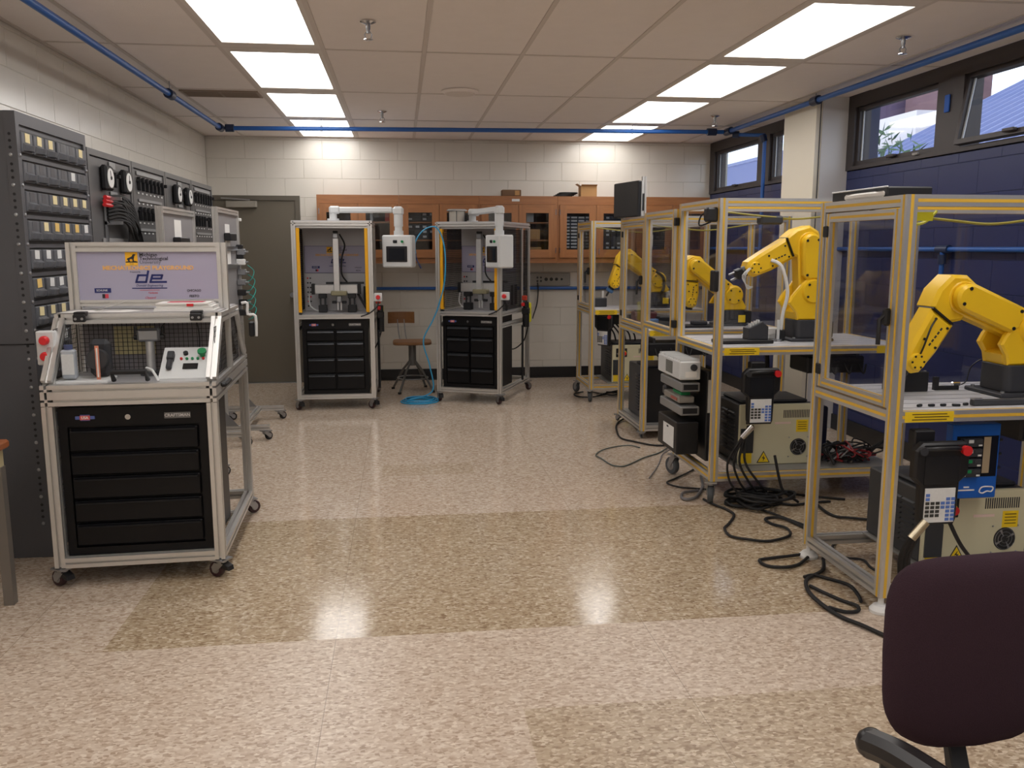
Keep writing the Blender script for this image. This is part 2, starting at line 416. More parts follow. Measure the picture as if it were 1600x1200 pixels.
for x in GX[1:-1]: MB().bx(x - 0.013, x + 0.013, YF, YB, ZC + 0.0, ZC + 0.055).build('grid_bar', grid_m, ce)
for y in GY[1:-1]: MB().bx(XL, XR, y - 0.013, y + 0.013, ZC + 0.0005, ZC + 0.05).build('grid_bar', grid_m, ce)
MB().bx(XL, XL + 0.025, YF, YB, ZC - 0.002, ZC + 0.03).build('edge_angle', grid_m, ce)
MB().bx(XL, XR, YB - 0.025, YB, ZC - 0.002, ZC + 0.03).build('edge_angle', grid_m, ce)

# ceiling lights
lens = emit('fluorescent_lens', (1.0, 0.965, 0.935), LAMP)
trim_m = mat('light_trim', (222, 214, 206), 0.5)
ORD = ['first', 'second', 'third', 'fourth', 'fifth', 'sixth', 'seventh', 'eighth', 'ninth', 'tenth']
for (i, j) in light_cells:
    x0, x1, y0, y1 = GX[i] + 0.013, GX[i + 1] - 0.013, GY[j] + 0.013, GY[j + 1] - 0.013
    if y1 - y0 < 0.5: continue
    n = len(GY) - 2 - j; side = 'switchboard side' if i == 2 else 'window side'
    t = thing('ceiling_light', f'recessed fluorescent ceiling light on the {side}, {ORD[n]} from the cabinet wall', 'light', ((x0 + x1) / 2, (y0 + y1) / 2, ZC), 0, 'recessed ceiling lights')
    hx, hy = (x1 - x0) / 2, (y1 - y0) / 2; lx, ly = 0.262, min(0.6, hy - 0.05)
    f = MB(); z0, z1 = 0.0, 0.02
    f.bx(-hx, -lx, -hy, hy, z0, z1).bx(lx, hx, -hy, hy, z0, z1).bx(-lx, lx, -hy, -ly, z0, z1).bx(-lx, lx, ly, hy, z0, z1)
    f.build('trim_frame', trim_m, t)
    MB().bx(-lx, lx, -ly, ly, 0.008, 0.012).build('diffuser_lens', lens, t)

# ceiling vent (slot grille), round diffuser, sprinklers
t = thing('ceiling_vent', 'beige slotted return-air grille set in the ceiling tiles', 'vent', (-1.345, 7.14, ZC))
f = MB(); f.bx(-0.29, 0.29, -0.13, -0.11, -0.008, 0.004).bx(-0.29, 0.29, 0.11, 0.13, -0.008, 0.004).bx(-0.29, -0.27, -0.11, 0.11, -0.008, 0.004).bx(0.27, 0.29, -0.11, 0.11, -0.008, 0.004).bx(-0.01, 0.01, -0.11, 0.11, -0.008, 0.004)
vm = mat('vent_paint', (150, 134, 120), 0.6); f.build('frame', vm, t)
MB().bx(-0.27, 0.27, -0.11, 0.11, -0.001, 0.003).build('backing', mat('vent_dark', (96, 84, 74), 0.8), t)
for k in range(9):
    y = -0.1 + 0.025 * k
    MB().bx(-0.27, 0.27, y - 0.006, y + 0.004, -0.007, 0.0).build('slat', vm, t)
t = thing('ceiling_speaker', 'round pale ceiling speaker with perforated cover', 'speaker', (0.47, 6.80, ZC))
MB().lathe([(0.14, 0.0), (0.14, -0.008), (0.12, -0.02), (0.115, -0.02)], n=28).build('rim', tile_m, t)
g = MB().lathe([(0.115, -0.018), (0.11, -0.026), (0.0005, -0.03)], n=28)
g.build('grille', mat('speaker_grille', (226, 216, 208), 0.7, 0, 0.3, 260), t)
for (x, y, lb) in ((-0.147, 4.82, 'above the open floor'), (-0.137, 7.87, 'near the blue cross pipe by the switchboard-side lights'), (2.837, 4.78, 'above the nearest robot cages by the tilted window'), (2.836, 7.75, 'beside the far end of the window-side lights')):
    t = thing('sprinkler', f'pendent chrome fire sprinkler {lb}', 'sprinkler', (x, y, ZC), 0, 'ceiling sprinklers')
    MB().lathe([(0.042, 0), (0.042, -0.004), (0.02, -0.014), (0.018, -0.014)], n=18).build('escutcheon', chrome, t)
    MB().lathe([(0.012, -0.012), (0.012, -0.04), (0.009, -0.045), (0.009, -0.06)], n=12).build('body', steel, t)
    fr = MB()
    for s in (-1, 1): fr.tube([(s * 0.008, 0, -0.05), (s * 0.019, 0, -0.066), (s * 0.014, 0, -0.084), (0, 0, -0.09)], 0.003, 6)
    fr.build('yoke', steel, t)
    MB().lathe([(0.026, -0.09), (0.026, -0.093), (0.004, -0.096)], n=14).build('deflector', chrome, t)

# door in the back wall
d = tag(MB().bx(-2.0, -1.13, YB - 0.012, YB + 0.02, 0.006, 2.0).build('door_1', door_m), kind='structure')
MB().bx(-2.045, -2.0, YB - 0.03, YB + 0.05, 0, 2.05).bx(-1.13, -1.08, YB - 0.03, YB + 0.05, 0, 2.05).bx(-2.0, -1.13, YB - 0.03, YB + 0.05, 2.0, 2.05).build('door_frame', frame_m, d)
MB().rbox((-1.69, YB - 0.05, 1.955), (0.32, 0.07, 0.07), 0.006).build('door_closer', mat('closer_grey', (150, 144, 134), 0.45), d)
MB().tube([(-1.6, YB - 0.06, 2.0), (-1.8, YB - 0.12, 2.012), (-1.9, YB - 0.045, 2.02)], 0.008, 6).build('closer_arm', steel, d)
MB().cyl((-1.19, YB - 0.012, 0.98), (-1.19, YB - 0.06, 0.98), 0.012, n=10).cyl((-1.19, YB - 0.06, 0.98), (-1.19, YB - 0.085, 0.98), 0.028, n=14).build('door_knob', steel, d)
MB().bx(-2.0, -1.13, YB - 0.05, YB - 0.012, 0, 0.008).build('threshold', steel, d)

# windows high in the right wall
def window(n, y0, y1, py0, py1, z0=2.1, z1=ZC, pz0=2.165, pz1=2.545, tilt=0.0):
    w_ = MB(); xo, xi = XR + 0.12, XR - 0.015
    w_.bx(xi, xo, y0, y1, z0, pz0 - 0.035).bx(xi, xo, y0, y1, pz1 + 0.03, z1).bx(xi, xo, y0, py0 - 0.03, pz0 - 0.035, pz1 + 0.03).bx(xi, xo, py1 + 0.03, y1, pz0 - 0.035, pz1 + 0.03)
    o = tag(w_.build(f'window_{n}', bronze), kind='structure')
    s = MB(); a, b, c, e = py0, py1, pz0, pz1; w2 = 0.03; zt = e + w2
    s.bx(-0.02, 0.03, a - w2, b + w2, c - w2 - zt, c - zt).bx(-0.02, 0.03, a - w2, b + w2, e - zt, 0).bx(-0.02, 0.03, a - w2, a, c - zt, e - zt).bx(-0.02, 0.03, b, b + w2, c - zt, e - zt)
    sx = XR + 0.03
    sash = s.build('sash', bronze, o, (sx, 0, zt), (0, tilt, 0))
    MB().bx(0.0, 0.006, a - 0.002, b + 0.002, c - zt - 0.002, e - zt + 0.002).build('pane', glass_win, sash)
    MB().bx(0.006, 0.012, b - 0.016, b, c - zt, e - zt).build('glazing_bead', white_pl, sash)
    MB().rbox((-0.035, (a + b) / 2, c - zt - 0.008), (0.03, 0.1, 0.02), 0.004).build('latch', bronze, sash)
    return o
window(1, 8.31, YB, 8.475, 9.62, pz0=2.16, pz1=2.53)
window(2, 7.27, 8.31, 7.36, 8.14)
window(3, 5.4, 6.69, 5.552, 6.55)
window(4, 4.07, 5.4, 4.22, 5.22, tilt=math.radians(9))
window(5, 2.74, 4.07, 2.89, 3.89)
window(6, 1.2, 2.74, 1.5, 2.5)
MB()
MB().rbox((XR - 0.022, 5.4, 2.42), (0.012, 0.05, 0.11), 0.004).build('tape_patch', mat('blue_tape', (40, 96, 190), 0.6), bpy.data.objects['window_3'])
MB().rbox((XR - 0.02, 5.72, 2.135), (0.02, 0.06, 0.018), 0.004).build('latch', mat('pale_latch', (150, 146, 142), 0.5), bpy.data.objects['window_3'])

# outside the windows
rf = mat('blue_grey_metal_roof', (128, 136, 176), 0.5, 0.1, 0.08, 3)
def metal_roof(label, x0, z0, x1, z1, y0, y1, step):
    t = thing('metal_roof', label, 'roof', (x0, y0, 0))
    L_ = x1 - x0
    MB().add([(0, 0, z0), (0, y1 - y0, z0), (L_, y1 - y0, z1), (L_, 0, z1), (0, 0, z0 - 0.15), (0, y1 - y0, z0 - 0.15), (L_, y1 - y0, z1 - 0.15), (L_, 0, z1 - 0.15)],
             [(0, 3, 2, 1), (4, 5, 6, 7), (0, 1, 5, 4), (1, 2, 6, 5), (2, 3, 7, 6), (3, 0, 4, 7)]).build('roof_sheet', rf, t)
    n = int((y1 - y0) / step); k0 = None
    for k in range(n + 1):
        if k0 is None:
            b = MB().add([(0, -0.025, z0), (0, 0.025, z0), (L_, 0.025, z1), (L_, -0.025, z1), (0, -0.015, z0 + 0.05), (0, 0.015, z0 + 0.05), (L_, 0.015, z1 + 0.05), (L_, -0.015, z1 + 0.05)],
                         [(4, 7, 6, 5), (0, 4, 5, 1), (1, 5, 6, 2), (2, 6, 7, 3), (3, 7, 4, 0)]); k0 = b.mesh('standing_seam'); k0.materials.append(rf)
        link('standing_seam', k0, t, (0, k * step, 0))
    MB().box((L_, (y1 - y0) / 2, z1 + 0.03), (0.3, y1 - y0, 0.12)).build('ridge_cap', rf, t)
    MB().bx(0.3, L_, 0.1, y1 - y0 - 0.1, 0, z0 - 0.15).build('building_wall', mat('far_wall', (170, 160, 160), 0.8), t)
metal_roof('blue-grey standing seam roof outside the tilted window', 6.6, 2.35, 11.5, 4.75, 2.0, 14.2, 0.33)
metal_roof('long blue-grey roof seen low in the far corner window', 10.0, 3.2, 13.5, 4.75, 23.0, 44.0, 0.5)
t = thing('brick_building', 'brown brick building outside the window beside the pillar', 'building', (10.2, 15.6, 0))
bk = mat('brown_brick', (120, 92, 96), 0.85, 0, 0.2, 3)
MB().bx(0, 0.9, 0, 1.35, 0, 5.4).build('main_block', bk, t)
MB().bx(0.1, 0.8, 0.15, 1.2, 5.4, 5.8).build('parapet', mat('brick_cap', (96, 84, 100), 0.8), t)
for k in range(2): MB().rbox((-0.01, 0.4 + 0.55 * k, 4.75), (0.06, 0.35, 0.2), 0.02).build('window', screen_m, t)
MB().bx(-0.7, 0.0, -0.2, 1.35, 0, 4.0).build('white_annex', mat('white_render', (222, 214, 216), 0.8), t)
t = thing('brick_building', 'narrow dark brick tower beside the sky gap outside the pillar window', 'building', (9.6, 17.35, 0))
MB().bx(0, 0.9, 0.0, 0.9, 0, 6.2).build('tower', mat('dusky_brick', (108, 92, 116), 0.85, 0, 0.15, 3), t)
MB().bx(-0.05, 0.95, -0.05, 0.95, 6.2, 6.35).build('coping', mat('brick_cap', (96, 84, 100), 0.8), t)
t = thing('flat_roof', 'low white flat roof with dark edge below the brick building outside', 'roof', (8.3, 14.4, 0))
MB().bx(0, 1.1, 0.0, 2.8, 0, 3.05).build('deck', mat('white_roofing', (226, 226, 232), 0.8), t)
MB().bx(0.8, 1.0, 0.0, 2.8, 3.05, 3.35).build('kerb', mat('dark_kerb', (90, 84, 100), 0.8), t)
MB().bx(0.3, 0.7, 1.6, 2.4, 3.05, 3.3).build('roof_box', mat('tan_box', (190, 170, 160), 0.8), t)
t = thing('shrub', 'leafy green shrub growing outside the pillar window', 'shrub', (5.0, 8.75, 0))
lv = MB(); rnd = random.Random(3)
for k in range(260):
    c = Vector((rnd.gauss(0, 0.16), rnd.gauss(0, 0.28), 2.2 + abs(rnd.gauss(0, 0.2)))); d = Vector((rnd.uniform(-1, 1), rnd.uniform(-1, 1), rnd.uniform(-0.3, 1))).normalized()
    s_ = d.orthogonal().normalized() * 0.022; lv.add([c, c + d * 0.06 + s_, c + d * 0.15, c + d * 0.06 - s_], [(0, 1, 2, 3)])
tag(lv.build('foliage', mat('leaf_green', (70, 98, 64), 0.6, 0, 0.2, 9), t), kind='stuff')
MB().cyl((0, 0, 0), (0, 0, 2.3), 0.04, 0.02, 8).build('stem', mat('bark', (80, 66, 52), 0.9), t)
tag(MB().bx(XR + 0.3, 60, -20, 80, -0.4, -0.2).build('outside_ground', mat('asphalt', (120, 118, 116), 0.9)), kind='structure')

# blue compressed-air pipes
PF = mat('dark_pipe_fitting', (30, 44, 74), 0.4)
def air_pipe(label, pts, r, fits, hang=()):
    t = thing('air_pipe', label, 'pipe', pts[0])
    o = Vector(pts[0])
    for a, b in zip(pts[:-1], pts[1:]): MB().cyl(Vector(a) - o, Vector(b) - o, r, n=12).build('pipe_run', blue_pl, t)
    for (p_, q_) in fits: MB().cyl(Vector(p_) - o, Vector(q_) - o, r * 1.75, n=12).build('fitting', PF, t)
    for h in hang:
        MB().cyl(Vector(h) - o, Vector((h[0], h[1], ZC)) - o, 0.004, n=6).build('hanger_rod', steel, t)
        MB().cyl(Vector(h) - o - Vector((0.0, 0.0, r + 0.004)), Vector(h) - o + Vector((0, 0, r + 0.01)), 0.012, n=8).build('hanger_clip', steel, t)
CL, CRr = (-1.617, 8.45, 2.58), (3.2, 8.40, 2.615)
air_pipe('blue air pipe hung along the ceiling above the switchboard', [(-1.617, -2.9, 2.58), CL], 0.02, [((-1.617, 8.36, 2.58), (-1.617, 8.47, 2.58)), ((-1.617, 6.62, 2.58), (-1.617, 6.72, 2.58))], [(-1.617, 6.67, 2.58), (-1.617, 3.0, 2.58)])
air_pipe('blue air pipe crossing the ceiling in front of the cabinet wall', [(-1.575, 8.45, 2.58), (3.165, 8.40, 2.615)], 0.02, [((-1.575, 8.45, 2.58), (-1.5, 8.45, 2.581)), ((3.0, 8.40, 2.613), (3.09, 8.40, 2.614))], [(-0.71, 8.44, 2.587), (2.25, 8.41, 2.608)])
air_pipe('blue air pipe hung along the ceiling beside the windows', [(3.2, 8.42, 2.615), (3.2, -2.9, 2.615)], 0.02, [((3.2, 8.42, 2.615), (3.2, 8.28, 2.615)), ((3.2, 6.5, 2.615), (3.2, 6.6, 2.615))], [(3.2, 6.55, 2.615), (3.2, 3.5, 2.615)])
air_pipe('blue drop pipe falling down the wall between far windows', [(3.24, 8.34, 2.585), (3.49, 8.16, 2.56), (3.49, 8.16, 0.9)], 0.018, [((3.24, 8.34, 2.585), (3.29, 8.31, 2.583)), ((3.47, 8.17, 2.565), (3.49, 8.16, 2.5))])
air_pipe('blue air pipe along the back wall under the wooden cabinets', [(-1.05, 9.775, 1.045), (3.5, 9.775, 1.03)], 0.018, [((0.9, 9.775, 1.04), (0.98, 9.775, 1.04))])
air_pipe('blue air pipe along the navy wall behind the robot cages', [(3.525, 9.75, 1.485), (3.525, 2.0, 1.485)], 0.016, [((3.525, 5.24, 1.485), (3.525, 5.36, 1.485))])
air_pipe('short blue drop pipe on the navy wall behind the nearest cage', [(3.52, 5.3, 1.47), (3.52, 5.3, 0.95)], 0.016, [((3.52, 5.3, 1.45), (3.52, 5.3, 1.39))])
# ================================================================== LEFT SIDE
# grey steel drawer cabinet (front faces +X; local x = depth toward the room, y = along the wall)
t = thing('drawer_cabinet', 'tall grey steel small-parts drawer cabinet with card labels', 'cabinet', (-1.72, 4.29, 0))
CW = 0.885
MB().bx(-0.315, -0.012, 0.0, CW, 0.0, 2.11).build('body', grey_cab, t)
MB().bx(-0.315, 0.0, -0.004, 0.0, 1.045, 1.05).build('seam', black, t)
for y in (0.0, CW - 0.035):
    MB().bx(-0.012, 0.0, y, y + 0.035, 0, 2.11).build('corner_angle', grey_cab, t)
MB().bx(-0.05, 0.0, -0.004, 0.0, 0, 2.11).build('corner_angle', grey_cab, t)
MB().bx(-0.012, 0.0, 0.035, CW - 0.035, 2.055, 2.11).build('top_rail', grey_cab, t)
bolt = MB().lathe([(0.009, 0.0), (0.008, 0.004), (0.003, 0.006)], n=8).mesh('bolt'); bolt.materials.append(steel)
hole = MB().cyl((0, 0, 0), (0, 0, 0.001), 0.007, n=8).mesh('bolt_hole'); hole.materials.append(black)
RH = 0.134
dr = MB().rbox((0.0, 0, 0), (0.02, 0.122, 0.092), 0.004).mesh('drawer'); dr.materials.append(grey_cab_d)
pl_ = MB()
for k in range(7):
    a0, a1 = PI * k / 7, PI * (k + 1) / 7
    ring = []
    for a in (a0, a1): ring += [(0.01 + 0.028 * math.sin(a), 0.048 * math.cos(a)), ]
    (xa, ya), (xb, yb) = ring
    pl_.add([(0.01, ya, 0.004), (0.01, yb, 0.004), (xb, yb, -0.006), (xa, ya, -0.006), (xa * 0.75 + 0.0025, ya, -0.03), (xb * 0.75 + 0.0025, yb, -0.03)], [(0, 3, 2, 1), (3, 4, 5, 2)])
pull = pl_.mesh('cup_pull'); pull.materials.append(grey_cab_d)
lab = {c: MB().box((0.0112, 0, 0), (0.0016, 0.05, 0.042)).mesh('label_card') for c in 'cwa'}
for c, m in (('c', cream_label), ('w', white_label), ('a', amber_label)): lab[c].materials.append(m)
holder = MB().box((0.0106, 0, 0), (0.001, 0.05, 0.042)).mesh('label_holder'); holder.materials.append(grey_cab)
rows = ['ccc..c', '....w.', '..cccc', '.caaaw', 'wwwwww', 'awww..', 'ccc..w', 'c.wa..', '......', '...c.c', 'c..w..', '..cc..', 'w..c..', '......']
for r, code in enumerate(rows):
    z = 2.045 - RH * (r + 0.5)
    MB().bx(-0.012, -0.002, 0.035, CW - 0.035, z - RH / 2 - 0.012, z - RH / 2 + 0.006).build('shelf_edge', grey_cab, t)
    MB().bx(-0.013, -0.010, 0.035, CW - 0.035, z - 0.062, z + 0.055).build('shadow_gap', black, t)
    for c in range(6):
        y = 0.035 + (CW - 0.07) * (c + 0.5) / 6
        o = link('drawer', dr, t, (-0.006 + (0.006 if (r, c) in ((0, 3), (5, 1)) else 0), y, z)); link('cup_pull', pull, o, (0, 0, -0.008))
        k = code[c]
        if k != '.': l = link('label_card', lab[k], o, (0, 0, 0.022), (random.uniform(-0.06, 0.06), 0, 0))
        else: link('label_holder', holder, o, (0, 0, 0.022))
    for k in (0, 1): link('bolt', bolt, t, (-0.03 + 0.0, -0.004, z - RH / 2 + 0.004) if k else (0.0, 0.017, z - RH / 2 + 0.004), (PI / 2, 0, 0) if k else (0, PI / 2, 0))
    link('bolt', bolt, t, (0.0, CW - 0.017, z - RH / 2 + 0.004), (0, PI / 2, 0))
    for q in (-0.03, 0.0, 0.03): link('bolt_hole', hole, t, (-0.03, -0.004, z + q), (PI / 2, 0, 0))

# switchboard sections
gauge_rim = MB().rbox((0.02, 0, 0), (0.04, 0.125, 0.145), 0.012).mesh('gauge_case'); gauge_rim.materials.append(black)
gauge_face = MB().cyl((0.04, 0, 0), (0.043, 0, 0), 0.056, n=24).mesh('gauge_face'); gauge_face.materials.append(white_pl)
needle = MB().bx(0.043, 0.0445, -0.003, 0.003, -0.012, 0.042).cyl((0.043, 0, 0), (0.048, 0, 0), 0.01, n=10).mesh('needle'); needle.materials.append(black)
kn = MB().rbox((0.012, 0, 0), (0.024, 0.018, 0.09), 0.004).rbox((0.03, 0, 0.02), (0.03, 0.012, 0.024), 0.003).rbox((0.006, 0, 0.02), (0.012, 0.045, 0.014), 0.003).mesh('knife_switch'); kn.materials.append(black)
ls = MB().box((0.003, 0, 0), (0.003, 0.028, 0.01)).mesh('label_strip'); ls.materials.append(white_label)
def gauge(t, y, z):
    g = link('gauge', gauge_rim, t, (0, y, z)); link('gauge_face', gauge_face, g); link('needle', needle, g, None, (random.uniform(-0.8, 0.8), 0, 0))
strip_m = mat('engraved_strip', (150, 150, 150), 0.5)
def board(i, y0, label, kind):
    W = 0.808
    t = thing('switchboard_panel', label, 'switchboard', (-1.72, y0, 0), 0, 'switchboard sections')
    MB().bx(-0.315, -0.02, 0.004, W - 0.004, 0, 2.05).build('body', panel_grey, t)
    MB().bx(-0.02, 0, 0.004, 0.04, 0, 2.05).bx(-0.02, 0, W - 0.04, W - 0.004, 0, 2.05).bx(-0.02, 0, 0.04, W - 0.04, 2.015, 2.05).build('frame', panel_grey, t)
    MB().bx(-0.02, -0.006, 0.045, W - 0.045, 1.2, 2.006).build('instrument_plate', panel_grey, t)
    MB().bx(-0.02, -0.006, 0.045, W - 0.045, 0.08, 1.185).build('lower_plate', panel_grey, t)
    if kind == 'meter':
        gauge(t, 0.25, 1.90); gauge(t, 0.60, 1.90)
        link('selector_switch', kn, t, (0, 0.42, 1.90)); MB().box((0, 0.42, 1.985), (0.004, 0.11, 0.04)).build('label_strip', strip_m, t)
        MB().box((0, 0.42, 1.82), (0.004, 0.13, 0.02)).build('label_strip', strip_m, t)
        for z in (1.50, 1.42): MB().box((0.0, 0.4, z + 0.04), (0.004, 0.46, 0.025)).build('label_strip', strip_m, t)
    else:
        MB().box((0, 0.4, 1.985), (0.004, 0.6, 0.025)).build('label_strip', strip_m, t)
        for r, z in enumerate((1.915, 1.72)):
            for k in range(7):
                if r == 1 and k in (4,): continue
                link('knife_switch', kn, t, (-0.004, 0.12 + 0.095 * k, z)); link('label_strip', ls, t, (-0.004, 0.12 + 0.095 * k, z - 0.06))
            MB().box((0, 0.4, z - 0.105), (0.004, 0.56, 0.018)).build('label_strip', strip_m, t)
            for k in range(7): link('label_strip', ls, t, (-0.004, 0.12 + 0.095 * k, z - 0.128))
    return t
b1 = board(0, 5.185, 'grey switchboard section with two round meters and a hanging bundle of test leads', 'meter')
board(1, 5.995, 'grey switchboard section with two rows of knife switches, between the two metered sections', 'sw')
board(2, 6.805, 'grey switchboard section with two round meters and no test leads', 'meter')
board(3, 7.615, 'grey switchboard section with knife switches at the end nearest the door', 'sw')
# test leads on a rack on the first section
t = thing('test_leads', 'black test leads with red plugs hanging on a switchboard rack', 'cables', (-1.719, 5.40, 1.79))
MB().bx(0.0, 0.012, 0.0, 0.02, -0.3, 0.0).bx(0.0, 0.1, 0.0, 0.014, -0.02, 0.0).bx(0.0, 0.1, 0.0, 0.014, -0.16, -0.14).bx(0, 0.1, 0, 0.014, -0.28, -0.26).build('rack', steel, t)
rnd = random.Random(5)
for k in range(22):
    z = -0.005 - 0.02 * (k % 8); y = 0.04 + 0.028 * (k // 2); e = 0.28 + 0.012 * k
    MB().tube(spline([(0.02, 0.0, z), (0.04 + rnd.uniform(0, 0.02), 0.12, z + 0.015), (0.06, e * 0.7, z - 0.02), (0.05, e + 0.02, z - 0.16), (0.04, e + rnd.uniform(0, 0.04), -0.34 - rnd.uniform(0, 0.2)), (0.03, e + rnd.uniform(-0.03, 0.05), -0.62)], 4), 0.009, 5).build('lead', rubber, t)
for k in range(3): MB().cyl((0.03, -0.06 - 0.01 * k, -0.004 - 0.022 * k), (0.03, 0.05, -0.006 - 0.022 * k), 0.012, n=8).build('plug', red_pl, t)

# table corner at the left edge
t = thing('work_table', 'wooden-topped work table with steel legs in front of the grey drawer cabinet', 'table', (-1.84, 3.38, 0))
MB().rbox((0, 0, 0.69), (0.40, 0.76, 0.035), 0.008).build('table_top', mat('orange_wood_top', (150, 88, 52), 0.45, 0, 0.2, 8), t)
MB().bx(-0.18, 0.18, -0.34, 0.355, 0.60, 0.672).build('apron', mat('cream_apron', (190, 178, 140), 0.5), t)
for sx in (-1, 1):
    for sy in (-1, 1):
        MB().bx(sx * 0.165 - 0.02, sx * 0.165 + 0.02, sy * 0.335 - 0.02, sy * 0.335 + 0.02, 0.0, 0.60).build('leg', mat('grey_leg', (128, 122, 116), 0.4, 0.4), t)

# ---------------------------------------------------------------- shared: T-slot frames, casters, tool chests
def bar(t, p0, p1, name='rail', sz=0.045, nx=1, ny=1, strips=None, m=None, up=(0, 0, 1)):
    o = MB().tbar(p0, p1, sz, nx, ny, up, 0.145 if strips else 0.115).build(name, m or alu, t, smooth=False)
    if strips: MB().strips(p0, p1, sz, nx, ny, up).build('slot_cover', strips, o, smooth=False)
    return o
def caster(t, x, y, ztop, r=0.035, wd=0.026, ang=0.0, wheel=None, brake=True):
    M = Matrix.Translation((x, y, 0)) @ Matrix.Rotation(ang, 4, 'Z')
    f = MB()
    f.box((0, 0, ztop - 0.004), (0.07, 0.07, 0.008), M).cyl((0, 0, ztop - 0.008), (0, 0, ztop - 0.022), 0.024, n=14, M=M)
    for s in (-1, 1): f.prism([(-0.026, ztop - 0.02), (0.026, ztop - 0.02), (0.042, r + 0.012), (0.036, r - 0.012), (0.018, r - 0.01)], s * (wd / 2 + 0.004), s * (wd / 2 + 0.008), 0, 'xz', M)
    o = f.build('caster', steel, t)
    wh = MB(); c = Vector((0.026, 0, r))
    Mw = M @ Matrix.Translation(c) @ Matrix.Rotation(PI / 2, 4, 'X')
    wh.lathe([(r * 0.55, -wd / 2), (r * 0.92, -wd / 2), (r, -wd / 4), (r, wd / 4), (r * 0.92, wd / 2), (r * 0.55, wd / 2)], n=18, M=Mw)
    wh.build('wheel', wheel or rubber, o)
    MB().lathe([(r * 0.5, -wd / 2 - 0.003), (r * 0.55, -wd / 2), (r * 0.55, wd / 2), (r * 0.5, wd / 2 + 0.003)], n=14, M=Mw).build('hub', steel, o)
    if brake: MB().prism([(-0.05, ztop - 0.03), (-0.01, ztop - 0.012), (0.012, ztop - 0.016), (0.008, ztop - 0.03), (-0.03, r + 0.005), (-0.055, r + 0.004)], -wd / 2 - 0.006, wd / 2 + 0.006, 0.003, 'xz', M).build('brake_pedal', black, o)
    return o
def tool_chest(label, loc, rz, W, D, H, cols, nrow, group):
    t = thing('tool_chest', label, 'tool chest', loc, rz, group)
    MB().bx(-W / 2, W / 2, 0.02, D, 0.0, H).build('body', black_g, t)
    MB().bx(-W / 2, -W / 2 + 0.035, 0, 0.02, 0, H).bx(W / 2 - 0.035, W / 2, 0, 0.02, 0, H).bx(-W / 2 + 0.035, W / 2 - 0.035, 0.0, 0.02, H - 0.085, H).bx(-W / 2 + 0.035, W / 2 - 0.035, 0.0, 0.02, 0, 0.035).build('face_frame', black_g, t)
    zt = H - 0.09; hs = [0.11] + [(zt - 0.04 - 0.11) / (nrow - 1)] * (nrow - 1); z = zt; cw = (W - 0.07) / cols
    for r in range(nrow):
        for c in range(cols):
            x0 = -W / 2 + 0.035 + cw * c + 0.006; x1 = x0 + cw - 0.012; h = hs[r]
            d = MB().rbox(((x0 + x1) / 2, 0.006, z - h / 2), (x1 - x0, 0.024, h - 0.012), 0.004).build('drawer', black_g, t)
            lip = MB().prism([(-0.006, -0.002), (-0.022, -0.01), (-0.024, -0.022), (-0.019, -0.022), (-0.017, -0.013), (-0.006, -0.009)], x0 + 0.01, x1 - 0.01, 0, 'yz')
            lip.build('pull_lip', mat('pull_edge', (70, 72, 76), 0.25, 0.6) if cols == 2 else black_g, d, (0, 0, z - 0.006)).scale = (1, 1 if cols == 2 else 0.75, 1 if cols == 2 else 0.6)
        z -= hs[r]
    zb = H - 0.045
    MB().box((W * 0.3, -0.001, zb), (0.11, 0.006, 0.026)).build('name_badge', mat('badge_silver', (120, 120, 122), 0.35, 0.7), t)
    text('CRAFTSMAN', 0.019, mat('badge_ink', (214, 214, 214), 0.4, 0.5), t, (W * 0.3, -0.0045, zb), bold=0.0003)
    b = MB().prism([(-0.04, -0.007), (-0.016, -0.007), (-0.02, -0.013), (0.02, -0.013), (0.016, -0.007), (0.04, -0.007), (0.04, 0.007), (0.016, 0.007), (0.02, 0.013), (-0.02, 0.013), (-0.016, 0.007), (-0.04, 0.007)], -0.004, 0.0, 0, 'xz', Matrix.Translation((-W * 0.32, 0, zb)))
    b.build('flag_badge', mat('badge_blue', (88, 104, 168), 0.4), t)
    MB().rbox((-W * 0.32, -0.004, zb), (0.042, 0.004, 0.02), 0.001).build('flag_badge', mat('badge_red', (214, 96, 92), 0.4), t)
    text('USA', 0.016, paper, t, (-W * 0.32, -0.0066, zb), bold=0.0004)
    MB().cyl((-0.02, 0.0, zb), (-0.02, -0.012, zb), 0.012, n=14).build('lock', chrome, t)
    return t
SIGN_X = dict()
